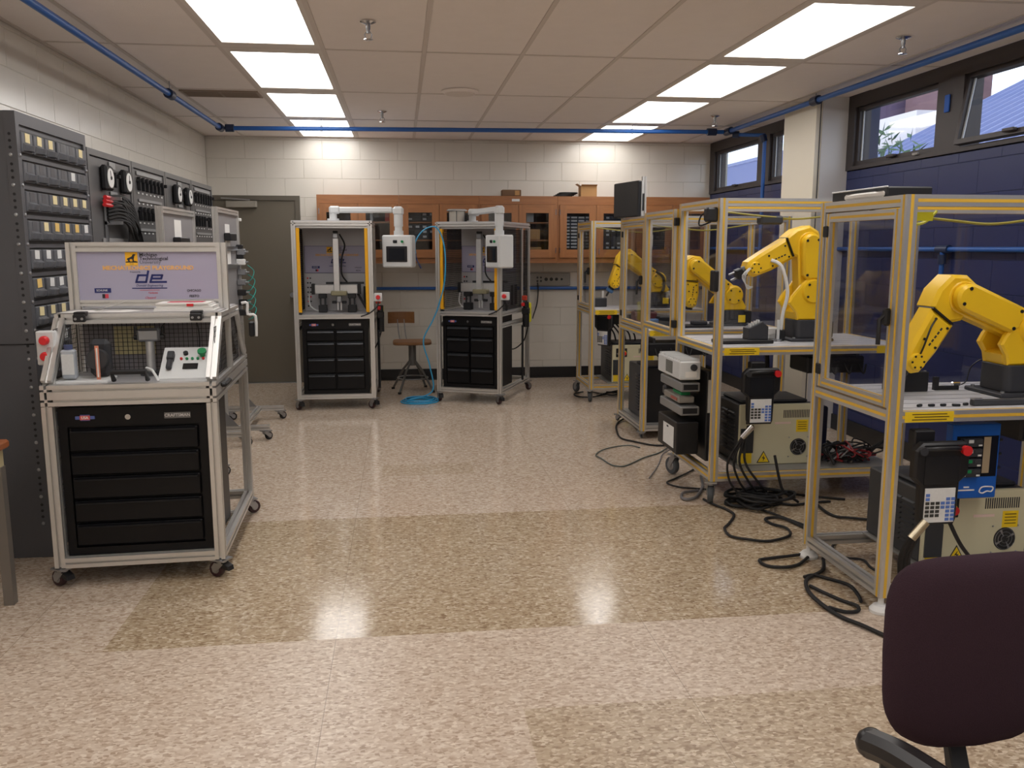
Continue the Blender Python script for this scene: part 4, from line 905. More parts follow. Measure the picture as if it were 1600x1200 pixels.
# ---------------------------------------------------------------- gantry workstations
def workstation(label, loc, rz, W, D, hmi_rot, tag_):
    t = thing('gantry_workstation', label, 'workstation', loc, rz, 'gantry workstations'); s = 0.04; hw = W / 2 - s / 2; zb, zt, ZT = 0.125, 0.868, 1.73
    for x in (-hw, hw):
        for y in (s / 2, D - s / 2): bar(t, (x, y, zb - 0.02), (x, y, ZT - 0.04), 'post', sz=s)
        bar(t, (x, s, zb), (x, D - s, zb), sz=s); bar(t, (x, s, zt), (x, D - s, zt), sz=s); bar(t, (x, s, zt - 0.11), (x, D - s, zt - 0.11), sz=s); bar(t, (x, 0, ZT - 0.02), (x, D, ZT - 0.02), sz=s)
        bar(t, (x, D * 0.74, zt + s / 2), (x, D * 0.74, ZT - 0.04), 'mid_post', sz=0.03)
    for y in (s / 2, D - s / 2):
        bar(t, (-hw + s / 2, y, zb), (hw - s / 2, y, zb), sz=s); bar(t, (-hw + s / 2, y, zt), (hw - s / 2, y, zt), sz=s); bar(t, (-hw + s / 2, y, ZT - 0.02), (hw - s / 2, y, ZT - 0.02), sz=s, ny=1)
    MB().bx(-hw - s / 2, hw + s / 2, 0.03, D - 0.02, ZT, ZT + 0.008).build('roof_panel', deck_m, t)
    MB().bx(-hw + s / 2, hw - s / 2, 0.04, D - 0.02, zt + 0.005, zt + 0.015).build('deck', deck_m, t)
    MB().bx(-hw + s / 2, hw - s / 2, D * 0.62, D * 0.62 + 0.006, zt + 0.016, ZT - 0.04).build('back_plate', plate_m, t)
    sign_board(t, (0.0, D * 0.62 - 0.008, 1.38), 2 * hw - s - 0.01, 0.26)
    MB().bx(-hw + s / 2, hw - s / 2, 0.045, 0.06, ZT - 0.06, ZT - 0.042).build('light_strip', alu2, t)
    # socket columns
    for r in range(7):
        for c in range(2): MB().cyl((-hw + 0.05 + 0.025 * c, D * 0.62 - 0.002, 1.2 - 0.045 * r), (-hw + 0.05 + 0.025 * c, D * 0.62 - 0.008, 1.2 - 0.045 * r), 0.008, n=8).build('socket', black if (r + c) % 5 else red_pl, t)
    # yellow light curtains
    for x in (-hw + s / 2 + 0.016, hw - s / 2 - 0.016):
        c = MB().rbox((x, 0.03, (zt + ZT) / 2 - 0.01), (0.03, 0.04, ZT - zt - 0.10), 0.003).build('light_curtain', yel_curtain, t)
        MB().rbox((x, 0.03, zt + 0.022), (0.026, 0.034, 0.02), 0.003).build('end_cap', black, c)
        MB().bx(x - (0.016 if x > 0 else -0.015), x - (0.015 if x > 0 else -0.016), 0.02, 0.04, zt + 0.06, ZT - 0.09).build('sensor_face', screen_m, c)
    for x in (-hw, hw): wire_mesh(t, (x, s, zt + 0.03), (0, D - 2 * s, 0), (0, 0, ZT - zt - 0.09), 46, 40, 0.0026)
    for (x, y, a) in ((-hw, 0.03, 2.2), (hw, 0.03, 2.4), (-hw, D - 0.03, 0.8), (hw, D - 0.03, 1.2)): caster(t, x, y, zb - 0.022, 0.038, 0.028, a, mat('maroon_tyre', (58, 34, 38), 0.5), brake=y < 0.1)
    # gantry axes
    g = MB().rbox((0.0, 0.36, 1.105), (0.40, 0.06, 0.085), 0.004).build('cross_axis', alu2, t)
    for x in (-0.215, 0.215): MB().rbox((x, 0.36, 1.105), (0.03, 0.075, 0.1), 0.004).build('end_plate', black, g)
    MB().bx(-0.1, 0.26, 0.40, 0.43, 1.15, 1.17).build('cable_tray', black, g)
    v = MB().rbox((0.01, 0.30, 1.33), (0.055, 0.05, 0.5), 0.004).build('vertical_axis', alu2, t)
    MB().rbox((0.01, 0.30, 1.605), (0.05, 0.05, 0.045), 0.006).build('motor', steel, v); MB().rbox((0.01, 0.30, 1.64), (0.045, 0.045, 0.02), 0.004).build('motor_cap', black, v)
    MB().rbox((0.03, 0.28, 1.07), (0.15, 0.08, 0.045), 0.008).build('slide_table', mat('tan_slide', (150, 144, 116), 0.4, 0.4), v)
    MB().tube(spline([(0.045, 0.32, 1.62), (0.09, 0.34, 1.52), (0.06, 0.36, 1.4), (0.055, 0.35, 1.25), (0.1, 0.38, 1.17)], 5), 0.008, 6).build('motor_cable', rubber, v)
    gr = MB().rbox((0.03, 0.28, 1.015), (0.05, 0.05, 0.06), 0.006).build('gripper', steel, t)
    for s_ in (-1, 1):
        MB().rbox((0.03 + s_ * 0.045, 0.28, 0.985), (0.045, 0.03, 0.026), 0.005).build('suction_head', black, gr)
        MB().cyl((0.03 + s_ * 0.015, 0.28, 0.98), (0.03 + s_ * 0.015, 0.28, 0.91), 0.01, n=10).build('finger', alu2, gr)
    for x in (-0.13, 0.145):
        p_ = MB().rbox((x, 0.36, 0.92), (0.08, 0.08, 0.07), 0.005).build('pedestal', black, t)
        for dx in (-0.022, 0.022): MB().cyl((x + dx, 0.36, 0.95), (x + dx, 0.36, 1.03), 0.009, n=10).build('guide_rod', dark_steel, p_)
        MB().rbox((x, 0.36, 1.04), (0.075, 0.075, 0.045), 0.005).build('carriage', black, p_)
    MB().tube(spline([(0.2, 0.36, 1.06), (0.24, 0.35, 0.99), (0.28, 0.33, 0.92), (0.3, 0.25, 0.895)], 5), 0.012, 7).build('drag_chain', black, t)
    MB().tube(spline([(-0.27, 0.5, 1.05), (-0.26, 0.45, 0.95), (-0.2, 0.42, 0.90), (-0.14, 0.40, 0.895)], 5), 0.007, 6).build('white_conduit', white_pl, t)
    for (x, z) in ((0.255, 1.02), (0.295, 1.03)): MB().rbox((x, D * 0.62 - 0.02, z), (0.02, 0.03, 0.2), 0.003).build('terminal_strip', black, t)
    # operator screen on its swing arm
    bx_, by = hmi_rot[3]
    a = MB().cyl((bx_ - 0.1, by, ZT + 0.008), (bx_ - 0.1, by, ZT + 0.03), 0.055, n=18).cyl((bx_ - 0.1, by, ZT + 0.03), (bx_ - 0.1, by, ZT + 0.09), 0.035, n=16).rbox((bx_ - 0.085, by, ZT + 0.11), (0.1, 0.09, 0.07), 0.015).build('arm_base', hmi_grey, t)
    Mz = Matrix.Translation((bx_ - 0.1, by, ZT + 0.11)) @ Matrix.Rotation(hmi_rot[0], 4, 'Z'); AL = hmi_rot[1]
    MB().rbox((AL / 2, 0, 0), (AL - 0.1, 0.055, 0.055), 0.012, Mz).build('arm_tube', hmi_grey, a)
    el = MB().rbox((AL, 0, -0.01), (0.1, 0.08, 0.085), 0.02, Mz).cyl((AL, 0, -0.04), (AL, 0, -0.15), 0.042, n=16, M=Mz).cyl((AL, 0, -0.15), (AL, 0, -0.19), 0.036, n=16, M=Mz).cyl((AL, 0, -0.19), (AL, 0, -0.235), 0.045, n=16, M=Mz).build('arm_elbow', hmi_grey, a)
    Mh = Mz @ Matrix.Translation((AL, 0, -0.235)) @ Matrix.Rotation(hmi_rot[2], 4, 'Z')
    h = MB().rbox((0, 0, -0.145), (0.285, 0.15, 0.30), 0.012, Mh).build('screen_case', hmi_grey, t)
    MB().rbox((0, -0.077, -0.17), (0.2, 0.012, 0.145), 0.004, Mh).build('bezel', black, h); MB().bx(-0.075, 0.075, -0.0845, -0.0825, -0.225, -0.118, Mh).build('display', screen_m, h)
    MB().rbox((-0.015, -0.077, -0.055), (0.04, 0.012, 0.028), 0.004, Mh).build('port_cover', black, h); MB().cyl((0.055, -0.075, -0.055), (0.055, -0.09, -0.055), 0.012, n=14, M=Mh).build('start_button', green_pl, h)
    # emergency stop box, air service unit
    estop(t, (hw + 0.06, 0.0, 1.045))
    MB().tube(spline([(hw + 0.06, 0.0, 1.0), (hw + 0.05, -0.03, 0.96), (hw - 0.02, -0.02, 0.9), (hw - 0.1, -0.01, 0.87)], 5), 0.006, 6).build('stop_cable', rubber, t)
    ay = tag_
    u = MB().rbox((hw + 0.07, ay, 0.86), (0.07, 0.08, 0.07), 0.01).cyl((hw + 0.07, ay, 0.83), (hw + 0.07, ay, 0.7), 0.035, n=14).build('air_service_unit', black, t)
    MB().cyl((hw + 0.07, ay, 0.895), (hw + 0.07, ay, 0.95), 0.03, n=12).build('regulator_knob', black, u); MB().rbox((hw + 0.07, ay + 0.08, 0.84), (0.06, 0.05, 0.2), 0.008).build('lockout_tag', mat('lime_tag', (220, 214, 40), 0.5), u)
    MB().rbox((hw + 0.06, ay - 0.07, 0.93), (0.03, 0.035, 0.035), 0.006).build('shutoff_valve', red_pl, u); MB().rbox((hw + 0.05, ay + 0.02, 0.99), (0.05, 0.03, 0.05), 0.006).build('lockout_clip', mat('orange_red', (208, 72, 52), 0.45), u)
    MB().tube([(hw + 0.05, ay - 0.05, 0.72), (hw + 0.05, ay - 0.05, 0.16)], 0.012, 8).build('drain_pipe', black, u)
    MB().tube(spline([(hw + 0.08, ay + 0.06, 0.72), (hw + 0.02, ay + 0.1, 0.55), (hw - 0.08, ay + 0.05, 0.46), (hw - 0.15, ay - 0.1, 0.52)], 5), 0.007, 6).build('air_line', black, u)
    return t
def local(loc, rz, x, y, z):
    c, s = math.cos(rz), math.sin(rz); return (loc[0] + c * x - s * y, loc[1] + s * x + c * y, z)
W1 = ((-0.615, 8.03, 0), 0.0); W2 = ((0.628, 8.21, 0), math.radians(-24.5))
workstation('aluminium gantry workstation with yellow light curtains, nearest the taupe door', *W1, 0.72, 0.98, (-0.06, 0.60, -0.22, (0.10, 0.24)), 0.3)
workstation('aluminium gantry workstation turned at an angle beside the wall outlet panel', *W2, 0.66, 0.98, (math.radians(-52.5), 0.80, math.radians(8), (-0.03, 0.5)), 0.66)
tool_chest('black two-column tool chest in the workstation nearest the taupe door', local(*W1, 0, 0.045, 0.147), W1[1], 0.60, 0.46, 0.69, 2, 4, 'black tool chests')
tool_chest('black two-column tool chest in the angled workstation', local(*W2, 0, 0.045, 0.147), W2[1], 0.56, 0.46, 0.69, 2, 4, 'black tool chests')
t = thing('tin_canister', 'round tin canister on top of the angled workstation', 'canister', local(*W2, -0.235, 0.34, 1.7385), W2[1])
MB().lathe([(0.075, 0), (0.08, 0.005), (0.08, 0.105), (0.075, 0.11)], n=24).build('drum', mat('tin_side', (176, 170, 160), 0.35, 0.3), t)
MB().lathe([(0.1, 0.11), (0.102, 0.118), (0.085, 0.128), (0.01, 0.13)], n=24).build('lid', alu2, t)
for k in range(5): MB().cyl((0.081 * math.cos(k * 1.257), 0.081 * math.sin(k * 1.257), 0), (0.081 * math.cos(k * 1.257), 0.081 * math.sin(k * 1.257), 0.11), 0.004, n=6).build('rib', dark_steel, t)

# wooden swivel stool
t = thing('shop_stool', 'wooden seat shop stool with backrest between the two gantry workstations', 'stool', (0.10, 9.05, 0))
def rounded(w_, d_, r, n=5):
    out = []
    for (sx, sy, a0) in ((1, 1, 0), (-1, 1, 90), (-1, -1, 180), (1, -1, 270)):
        for k in range(n + 1):
            a = math.radians(a0 + 90 * k / n); out.append((sx * (w_ - r) + r * math.cos(a), sy * (d_ - r) + r * math.sin(a)))
    return out
MB().prism(rounded(0.2, 0.185, 0.07), 0.50, 0.53, 0.008, 'xy').build('seat', wood_seat, t)
MB().cyl((0, 0, 0.27), (0, 0, 0.485), 0.04, n=16).cyl((0, 0, 0.485), (0, 0, 0.50), 0.08, n=16).build('column', mat('grey_column', (112, 110, 106), 0.45, 0.3), t)
for k in range(4):
    a = PI / 4 + k * PI / 2 + 0.2; c, s = math.cos(a), math.sin(a)
    l = MB().tube([(0.03 * c, 0.03 * s, 0.32), (0.12 * c, 0.12 * s, 0.22), (0.25 * c, 0.25 * s, 0.012)], 0.012, 8).build('leg', mat('grey_column', (112, 110, 106), 0.45, 0.3), t)
    MB().cyl((0.25 * c, 0.25 * s, 0), (0.252 * c, 0.252 * s, 0.02), 0.018, n=10).build('glide', rubber, l)
MB().tube([(0.16 * math.cos(k * PI / 8), 0.16 * math.sin(k * PI / 8), 0.14) for k in range(16)], 0.007, 6, True).build('foot_ring', steel, t)
for x in (-0.14, -0.07): MB().tube(spline([(x + 0.06, 0.08, 0.495), (x + 0.02, 0.19, 0.51), (x, 0.2, 0.6), (x - 0.01, 0.2, 0.74)], 4), 0.006, 6).build('back_rod', steel, t)
bk_ = MB()
for k in range(8):
    a0, a1 = -0.5 + k / 8, -0.5 + (k + 1) / 8
    def pt(a, o): return (-0.11 + (0.28 + o) * math.sin(a), 0.2 - 0.28 + (0.28 + o) * math.cos(a))
    q = [pt(a0, 0), pt(a1, 0), pt(a1, 0.014), pt(a0, 0.014)]
    bk_.add([(x, y, 0.70) for x, y in q] + [(x, y, 0.82) for x, y in q], [(0, 1, 5, 4), (2, 3, 7, 6), (4, 5, 6, 7), (3, 2, 1, 0), (0, 4, 7, 3), (1, 2, 6, 5)])
bk_.build('backrest', wood_seat, t)

# cyan air hose: hangs over the angled workstation's corner and coils on the floor
t = thing('air_hose', 'bright blue air hose draped over the angled workstation and coiled on the floor', 'hose', (0.16, 8.36, 0))
o = Vector((0.16, 8.36, 0))
cl = [((0.2 - 0.0012 * i) * math.cos(k * PI / 8 + 0.3) + 0.01 * math.sin(k * 0.37), (0.17 - 0.001 * i) * math.sin(k * PI / 8 + 0.3), 0.008 + 0.012 * (k // 16 % 3)) for i, k in enumerate(range(72))]
MB().tube(spline(cl, 3), 0.0068, 6).build('floor_coil', cyan_hose, t)
q = [cl[-1], (0.12, 0.02, 0.1), (0.1, 0.0, 0.35), (0.04, -0.03, 0.6), (0.13, -0.07, 0.8), (0.19, -0.1, 0.95), (0.25, -0.12, 1.2), (0.25, -0.12, 1.5), (0.18, -0.1, 1.68), (0.06, -0.06, 1.66), (-0.02, -0.07, 1.55), (-0.02, -0.07, 1.44)]
MB().tube(spline(q, 6), 0.0068, 6).build('hose_run', cyan_hose, t)
MB().tube(spline([(-0.02, -0.07, 1.44), (-0.01, -0.07, 1.38), (0.03, -0.07, 1.30)], 4), 0.0075, 6).build('coupler', mat('navy_cap', (70, 80, 120), 0.4), t)
# ================================================================== ROBOT CELLS (right side)
def pane(t, v, name='pane', m=None):
    """thin sheet through four corners"""
    a, b, c, d = [Vector(x) for x in v]; n = (b - a).cross(d - a).normalized() * 0.002
    return MB().add([p + n for p in (a, b, c, d)] + [p - n for p in (a, b, c, d)], [(0, 1, 2, 3), (7, 6, 5, 4), (0, 4, 5, 1), (1, 5, 6, 2), (2, 6, 7, 3), (3, 7, 4, 0)]).build(name, m or poly, t, smooth=False)
def door_leaf(t, x, ya, yb, z0, z1, s, hinge_y, handle_y, loc=None):
    """framed glazed leaf standing in a plane of constant x"""
    d = bar(t, (x, ya + s / 2, z0), (x, ya + s / 2, z1), 'door_stile', sz=s, strips=yel_strip)
    bar(t, (x, yb - s / 2, z0), (x, yb - s / 2, z1), 'door_stile', sz=s, strips=yel_strip)
    for z in (z0 + s / 2, z1 - s / 2): bar(t, (x, ya + s, z), (x, yb - s, z), 'door_rail', sz=s, strips=yel_strip)
    pane(t, [(x, ya + s, z0 + s), (x, yb - s, z0 + s), (x, yb - s, z1 - s), (x, ya + s, z1 - s)], 'door_pane')
    for z in (z0 + 0.08, z1 - 0.08): MB().rbox((x - 0.012, hinge_y, z), (0.03, 0.04, 0.05), 0.004).build('hinge', black, t)
    if handle_y is not None: MB().rbox((x - 0.03, handle_y, (z0 + z1) / 2 - 0.03), (0.03, 0.03, 0.07), 0.008).tube([(x - 0.035, handle_y, (z0 + z1) / 2 - 0.02), (x - 0.06, handle_y, (z0 + z1) / 2 - 0.04), (x - 0.06, handle_y, (z0 + z1) / 2 - 0.14)], 0.009, 7).build('handle', black, t)
def cell(label, X0, Y0, Y1, W, H, ztab, zb, s=0.045, door='closed', feet='caster', r=0.06, low_strip=True, px=0.03):
    t = thing('robot_cell', label, 'robot cell', (X0, Y0, 0), 0, 'robot cells'); D = Y1 - Y0; ys = (s / 2, D - s / 2); xs = (s / 2, W - s / 2)
    st = yel_strip
    for x in xs:
        for y in ys: bar(t, (x, y, zb - s / 2), (x, y, H), 'post', sz=s, strips=st)
        for z, k in ((H - s / 2, 1), (ztab - s / 2, 1), (zb, low_strip)): bar(t, (x, s, z), (x, D - s, z), sz=s, strips=st if k else None)
    for y in ys:
        for z, k in ((H - s / 2, 1), (ztab - s / 2, 1), (zb, low_strip)): bar(t, (s, y, z), (W - s, y, z), sz=s, strips=st if k else None)
    MB().bx(s * 0.9, W - s * 0.9, s * 0.5, D - s * 0.5, ztab - 0.012, ztab + 0.002).build('table_top', table_m, t)
    g = MB()
    for k in range(7): y = 0.07 + (D - 0.14) * k / 6; g.bx(s, W - s, y - 0.003, y + 0.003, ztab + 0.0015, ztab + 0.0026)
    tag(g.build('table_slots', mat('slot_dark', (120, 120, 124), 0.5), t), kind='stuff')
    MB().bx(px, W - s * 0.6, s * 0.6, D - s * 0.6, zb + s / 2, zb + s / 2 + 0.006).build('shelf_plate', mat('shelf_grey', (140, 138, 134), 0.5, 0.2), t)
    MB().box((0.16, -0.0008, ztab - s / 2), (0.21, 0.0016, 0.042)).build('warning_label', yel_label, t)
    for k in range(3): MB().box((0.16 + 0.01 * (k % 2), -0.0022, ztab - s / 2 + 0.011 - 0.011 * k), (0.15, 0.001, 0.004)).build('label_print', mat('label_ink', (110, 88, 20), 0.6), t)
    # polycarbonate: rear and right side
    pane(t, [(s, D - s / 2, ztab + 0.004), (W - s, D - s / 2, ztab + 0.004), (W - s, D - s / 2, H - s), (s, D - s / 2, H - s)])
    pane(t, [(W - s / 2, s, ztab + 0.004), (W - s / 2, D - s, ztab + 0.004), (W - s / 2, D - s, H - s), (W - s / 2, s, H - s)])
    if door == 'closed': door_leaf(t, s / 2, s + 0.004, D - s - 0.004, ztab + 0.008, H - s - 0.006, 0.038, D - s - 0.01, s + 0.03)
    if door == 'open': door_leaf(t, -0.004, D + 0.012, D + 0.70, ztab - 0.005, H - 0.03, 0.045, D - 0.002, None)
    for (x, y, a) in ((xs[0], ys[0], 1.2), (xs[0], ys[1], 1.9), (xs[1], ys[0], 0.5), (xs[1], ys[1], 2.5)):
        if feet == 'caster': caster(t, x - 0.01, y, zb - s / 2 - 0.001, r, r * 0.55, a, grey_rubber, brake=False)
        else: MB().cyl((x, y, 0.014), (x, y, zb - s / 2), 0.012, n=10).lathe([(0.045, 0.0), (0.045, 0.012), (0.03, 0.03), (0.015, 0.034)], (x, y, 0), 18).build('levelling_foot', white_pl, t)
    # cable drops under the roof
    MB().tube(spline([(s, D * 0.5, H - s - 0.004), (W * 0.35, D * 0.45, H - 0.09), (W * 0.55, D * 0.5, H - 0.1), (W - 0.2, D * 0.5, H - s - 0.01)], 6), 0.006, 6).build('cable_loop', mat('olive_cable', (150, 140, 60), 0.5), t)
    return t
CA = cell('robot cell with closed glazed door and levelling feet, next to the plum office chair', 1.93, 3.15, 3.84, 1.17, 1.70, 0.85, 0.09, feet='foot', low_strip=False, px=0.29)
CB = cell('robot cell with an open swung-back door and large grey casters', 1.77, 4.70, 5.42, 1.20, 1.77, 0.93, 0.165, door='open', r=0.06, px=0.2)
CC = cell('robot cell carrying a monitor on top, between two other robot cells', 1.85, 6.47, 7.22, 1.17, 1.735, 0.86, 0.085, feet='caster', r=0.024, low_strip=False)
CD = cell('robot cell nearest the oak wall cabinets', 1.795, 8.12, 8.76, 1.17, 1.745, 0.90, 0.15, r=0.052, px=0.2)
# small fittings on cells
MB().rbox((-0.012, 0.02, 1.31), (0.03, 0.07, 0.12), 0.006).build('door_switch', black, CB); MB().rbox((-0.03, 0.06, 1.68), (0.07, 0.06, 0.08), 0.01).build('roof_sensor', black, CB)
MB().tube(spline([(-0.03, 0.06, 1.64), (-0.09, 0.08, 1.62), (-0.07, 0.1, 1.68), (0.0, 0.1, 1.70)], 4), 0.005, 5).build('sensor_cable', black, CB)
MB().rbox((0.45, 0.36, 1.66), (0.14, 0.08, 0.05), 0.01).build('roof_valve', dark_steel, CB)
MB().box((0.13, 0.1, 1.62), (0.09, 0.004, 0.035)).build('lime_tag', mat('lime_tag', (220, 214, 40), 0.5), CA)
MB().box((1.05, -0.0008, 0.9075), (0.13, 0.0016, 0.042)).build('warning_label', yel_label, CB)
MB().tube(spline([(0.12, 0.3, 1.65), (0.16, 0.3, 1.6), (0.26, 0.3, 1.6), (0.32, 0.3, 1.65)], 5), 0.007, 6).build('cable_loop', mat('lime_cable', (190, 186, 60), 0.5), CA)

# ---------------------------------------------------------------- robots
def arc(c, r, a0, a1, n):
    return [(c[0] + r * math.cos(math.radians(a0 + (a1 - a0) * k / n)), c[1] + r * math.sin(math.radians(a0 + (a1 - a0) * k / n))) for k in range(n + 1)]
def robot(label, base, zt, S, E, W, tool, plain=False):
    """base = (x, y, z); the rest in the arm's own vertical plane: turret bottom, shoulder, elbow, wrist (world x, z)"""
    bx_, by, bz = base
    t = thing('industrial_robot', label, 'robot', base, 0, 'yellow robots'); L = lambda p: (p[0] - bx_, p[1] - bz)
    S, E, W = L(S), L(E), L(W); zt -= bz
    b = MB().rbox((0, 0, 0.009), (0.27, 0.25, 0.018), 0.004).build('base', charcoal, t)
    MB().prism(rounded(0.095, 0.095, 0.035), 0.018, zt, 0.004, 'xy').build('base_housing', charcoal, b)
    MB().rbox((0.12, 0.0, 0.07), (0.06, 0.17, 0.1), 0.006).build('connector_panel', black, b)
    MB().rbox((0.06, -0.097, zt * 0.45), (0.06, 0.004, 0.06), 0.001).build('base_label', yel_label if plain else black, b)
    for (x, y) in ((-0.11, -0.1), (-0.11, 0.1), (0.11, -0.1), (0.11, 0.1)): MB().cyl((x, y, 0.018), (x, y, 0.026), 0.009, n=8).build('bolt', steel, b)
    # turret: yoke with round shoulder caps
    tw = 0.088
    poly_t = [(-0.085, zt), (0.09, zt), (0.098, zt + 0.03)] + arc(S, 0.082, -25, 150, 10) + [(S[0] - 0.13, S[1] - 0.03), (S[0] - 0.15, S[1] - 0.07), (-0.095, zt + 0.045)]
    tu = MB().prism(poly_t, -tw, -0.052, 0.008).prism(poly_t, 0.052, tw, 0.008).prism([(-0.085, zt), (0.09, zt), (0.098, zt + 0.03), (0.09, S[1] - 0.1), (-0.07, S[1] - 0.1), (-0.1, zt + 0.045)], -0.06, 0.06, 0.004).build('turret', yel_robot, t)
    for s_ in (-1, 1):
        c = MB().cyl((S[0], s_ * tw, S[1]), (S[0], s_ * (tw + 0.018), S[1]), 0.074, 0.066, n=24).build('shoulder_cap', yel_robot, tu)
    for a in (40, 130, 220, 310): MB().cyl((S[0] + 0.052 * math.cos(math.radians(a)), -tw - 0.016, S[1] + 0.052 * math.sin(math.radians(a))), (S[0] + 0.052 * math.cos(math.radians(a)), -tw - 0.022, S[1] + 0.052 * math.sin(math.radians(a))), 0.0075, n=8).build('bolt', black, tu)
    # upper arm
    d = Vector((E[0] - S[0], E[1] - S[1])); LA = d.length; d.normalize(); n = Vector((-d.y, d.x)); ang = math.degrees(math.atan2(d.y, d.x))
    pu = arc(S, 0.07, ang + 90, ang + 270, 10) + arc(E, 0.074, ang - 90, ang + 90, 10)
    ua = MB().prism(pu, -0.05, 0.05, 0.008).build('upper_arm', yel_robot, t)
    q = lambda u, v: (S[0] + d.x * u + n.x * v, S[1] + d.y * u + n.y * v)
    cov = [q(0.07, -0.03), q(0.1, -0.06), q(LA + 0.005, -0.06)] + arc(E, 0.06, ang - 80, ang + 80, 8) + [q(LA, 0.06), q(0.1, 0.06), q(0.07, 0.03)]
    MB().prism(cov, -0.098, -0.045, 0.012).build('arm_cover', yel_robot, ua)
    for (u, v) in ((0.1, -0.04), (LA + 0.02, -0.035), (LA + 0.02, 0.035), (0.1, 0.04)):
        p_ = q(u, v); MB().cyl((p_[0], -0.096, p_[1]), (p_[0], -0.101, p_[1]), 0.008, n=8).build('bolt', black, ua)
    # elbow housing and forearm
    u = Vector((W[0] - E[0], W[1] - E[1])); LF = u.length; u.normalize(); m = Vector((u.y, -u.x))
    g = lambda a, c: (E[0] + u.x * a + m.x * c, E[1] + u.y * a + m.y * c)
    eh = [g(-0.082, -0.03), g(-0.085, 0.045), g(-0.045, 0.1), g(0.04, 0.112), g(0.115, 0.092), g(0.13, 0.06), g(0.125, -0.02), g(0.08, -0.062), g(0.0, -0.074), g(-0.06, -0.06)]
    el = MB().prism(eh, -0.045, 0.085, 0.014).build('elbow_housing', yel_robot, t)
    fa_ = [g(0.122, 0.090), g(LF * 0.82, 0.066)] + [g(LF + 0.025, 0.05), g(LF + 0.05, 0.02), g(LF + 0.05, -0.022), g(LF + 0.025, -0.048), g(LF * 0.75, -0.054), g(0.122, -0.042)]
    fo = MB().prism(fa_, -0.056, 0.062, 0.016).build('forearm', yel_robot, t)
    MB().prism([g(0.117, 0.09), g(0.124, 0.09), g(0.124, -0.03), g(0.117, -0.03)], -0.058, 0.064, 0).build('joint_gap', black, fo)
    c = g(LF, 0.0)
    wr2 = MB().cyl((c[0], -0.056, c[1]), (c[0], -0.07, c[1]), 0.038, 0.034, n=20).build('wrist_cap', yel_robot, fo)
    for a in range(6): MB().cyl((c[0] + 0.027 * math.cos(a * PI / 3), -0.069, c[1] + 0.027 * math.sin(a * PI / 3)), (c[0] + 0.027 * math.cos(a * PI / 3), -0.072, c[1] + 0.027 * math.sin(a * PI / 3)), 0.005, n=7).build('bolt', black, fo)
    Mf = Matrix.Translation((E[0], 0, E[1])) @ Matrix(((u.x, 0, m.x, 0), (0, 1, 0, 0), (u.y, 0, m.y, 0), (0, 0, 0, 1)))
    for k in range(5): MB().box((0.17 + 0.02 * k, -0.0565, 0.0), (0.013, 0.001, 0.008), Mf).build('marking', ink, fo)
    for (a, v) in ((0.15, 0.05), (0.15, -0.02), (LF * 0.72, 0.035), (LF * 0.72, -0.03)): MB().cyl((a, -0.055, v), (a, -0.06, v), 0.006, n=8, M=Mf).build('bolt', black, fo)
    fl = MB().cyl((LF + 0.045, 0, 0), (LF + 0.068, 0, 0), 0.032, n=18, M=Mf).build('tool_flange', black, t)
    if tool == 'gripper':
        MB().rbox((LF + 0.09, 0, 0), (0.045, 0.06, 0.06), 0.006, Mf).build('gripper_body', black, fl)
        for s_ in (-1, 1): MB().rbox((LF + 0.13, 0, s_ * 0.018), (0.04, 0.02, 0.012), 0.003, Mf).build('gripper_finger', steel, fl)
    elif tool == 'suction':
        MB().rbox((LF + 0.085, 0, 0), (0.035, 0.05, 0.07), 0.006, Mf).build('tool_block', mat('steel_blue_tool', (74, 112, 158), 0.4, 0.3), fl)
        MB().cyl((LF + 0.1, 0, 0), (LF + 0.15, 0, 0), 0.01, n=10, M=Mf).build('nozzle', black, fl)
    return t, g, LF
RA, gA, LA_ = robot('yellow robot bent over a tapered pin in the cell by the plum chair', (2.70, 3.50, 0.8525), 0.99, (2.725, 1.150), (2.41, 1.285), (2.205, 1.01), 'gripper')
MB().tube(spline([(gA(0.15, 0.05)[0], -0.06, gA(0.15, 0.05)[1]), (gA(0.2, 0.06)[0], -0.085, gA(0.2, 0.06)[1]), (gA(0.28, 0.03)[0], -0.08, gA(0.28, 0.03)[1]), (gA(0.32, 0.0)[0], -0.05, gA(0.32, 0.0)[1])], 5), 0.004, 6).build('air_tube', black, RA)
RB, gB, LB_ = robot('yellow robot standing upright with forearm reaching over a black pen tray', (2.468, 5.05, 0.9325), 1.062, (2.472, 1.236), (2.452, 1.52), (2.115, 1.375), 'gripper')
MB().tube(spline([(-0.26, -0.06, 0.49), (-0.2, -0.08, 0.45), (-0.155, -0.08, 0.3), (-0.17, -0.06, 0.16), (-0.17, -0.04, 0.02)], 6), 0.011, 7).build('dress_hose', white_pl, RB)
MB().rbox((-0.17, -0.04, 0.035), (0.05, 0.04, 0.07), 0.006).build('hose_clamp', black, RB)
for k in range(3): MB().tube(spline([(-0.35, -0.06 + 0.01 * k, 0.47), (-0.42 - 0.01 * k, -0.07, 0.40), (-0.40, -0.05, 0.32 + 0.01 * k), (-0.36, -0.04, 0.33)], 4), 0.003, 5).build('air_tube', hmi_grey, RB)
RC, gC, LC_ = robot('yellow robot with hanging forearm in the cell that carries the monitor', (2.70, 6.85, 0.8625), 0.99, (2.69, 1.11), (2.375, 1.345), (2.345, 1.06), None, True)
RD, gD, LD_ = robot('yellow robot with a blue tool in the cell nearest the oak cabinets', (2.55, 8.44, 0.9025), 1.055, (2.535, 1.175), (2.25, 1.385), (2.105, 1.145), 'suction', True)
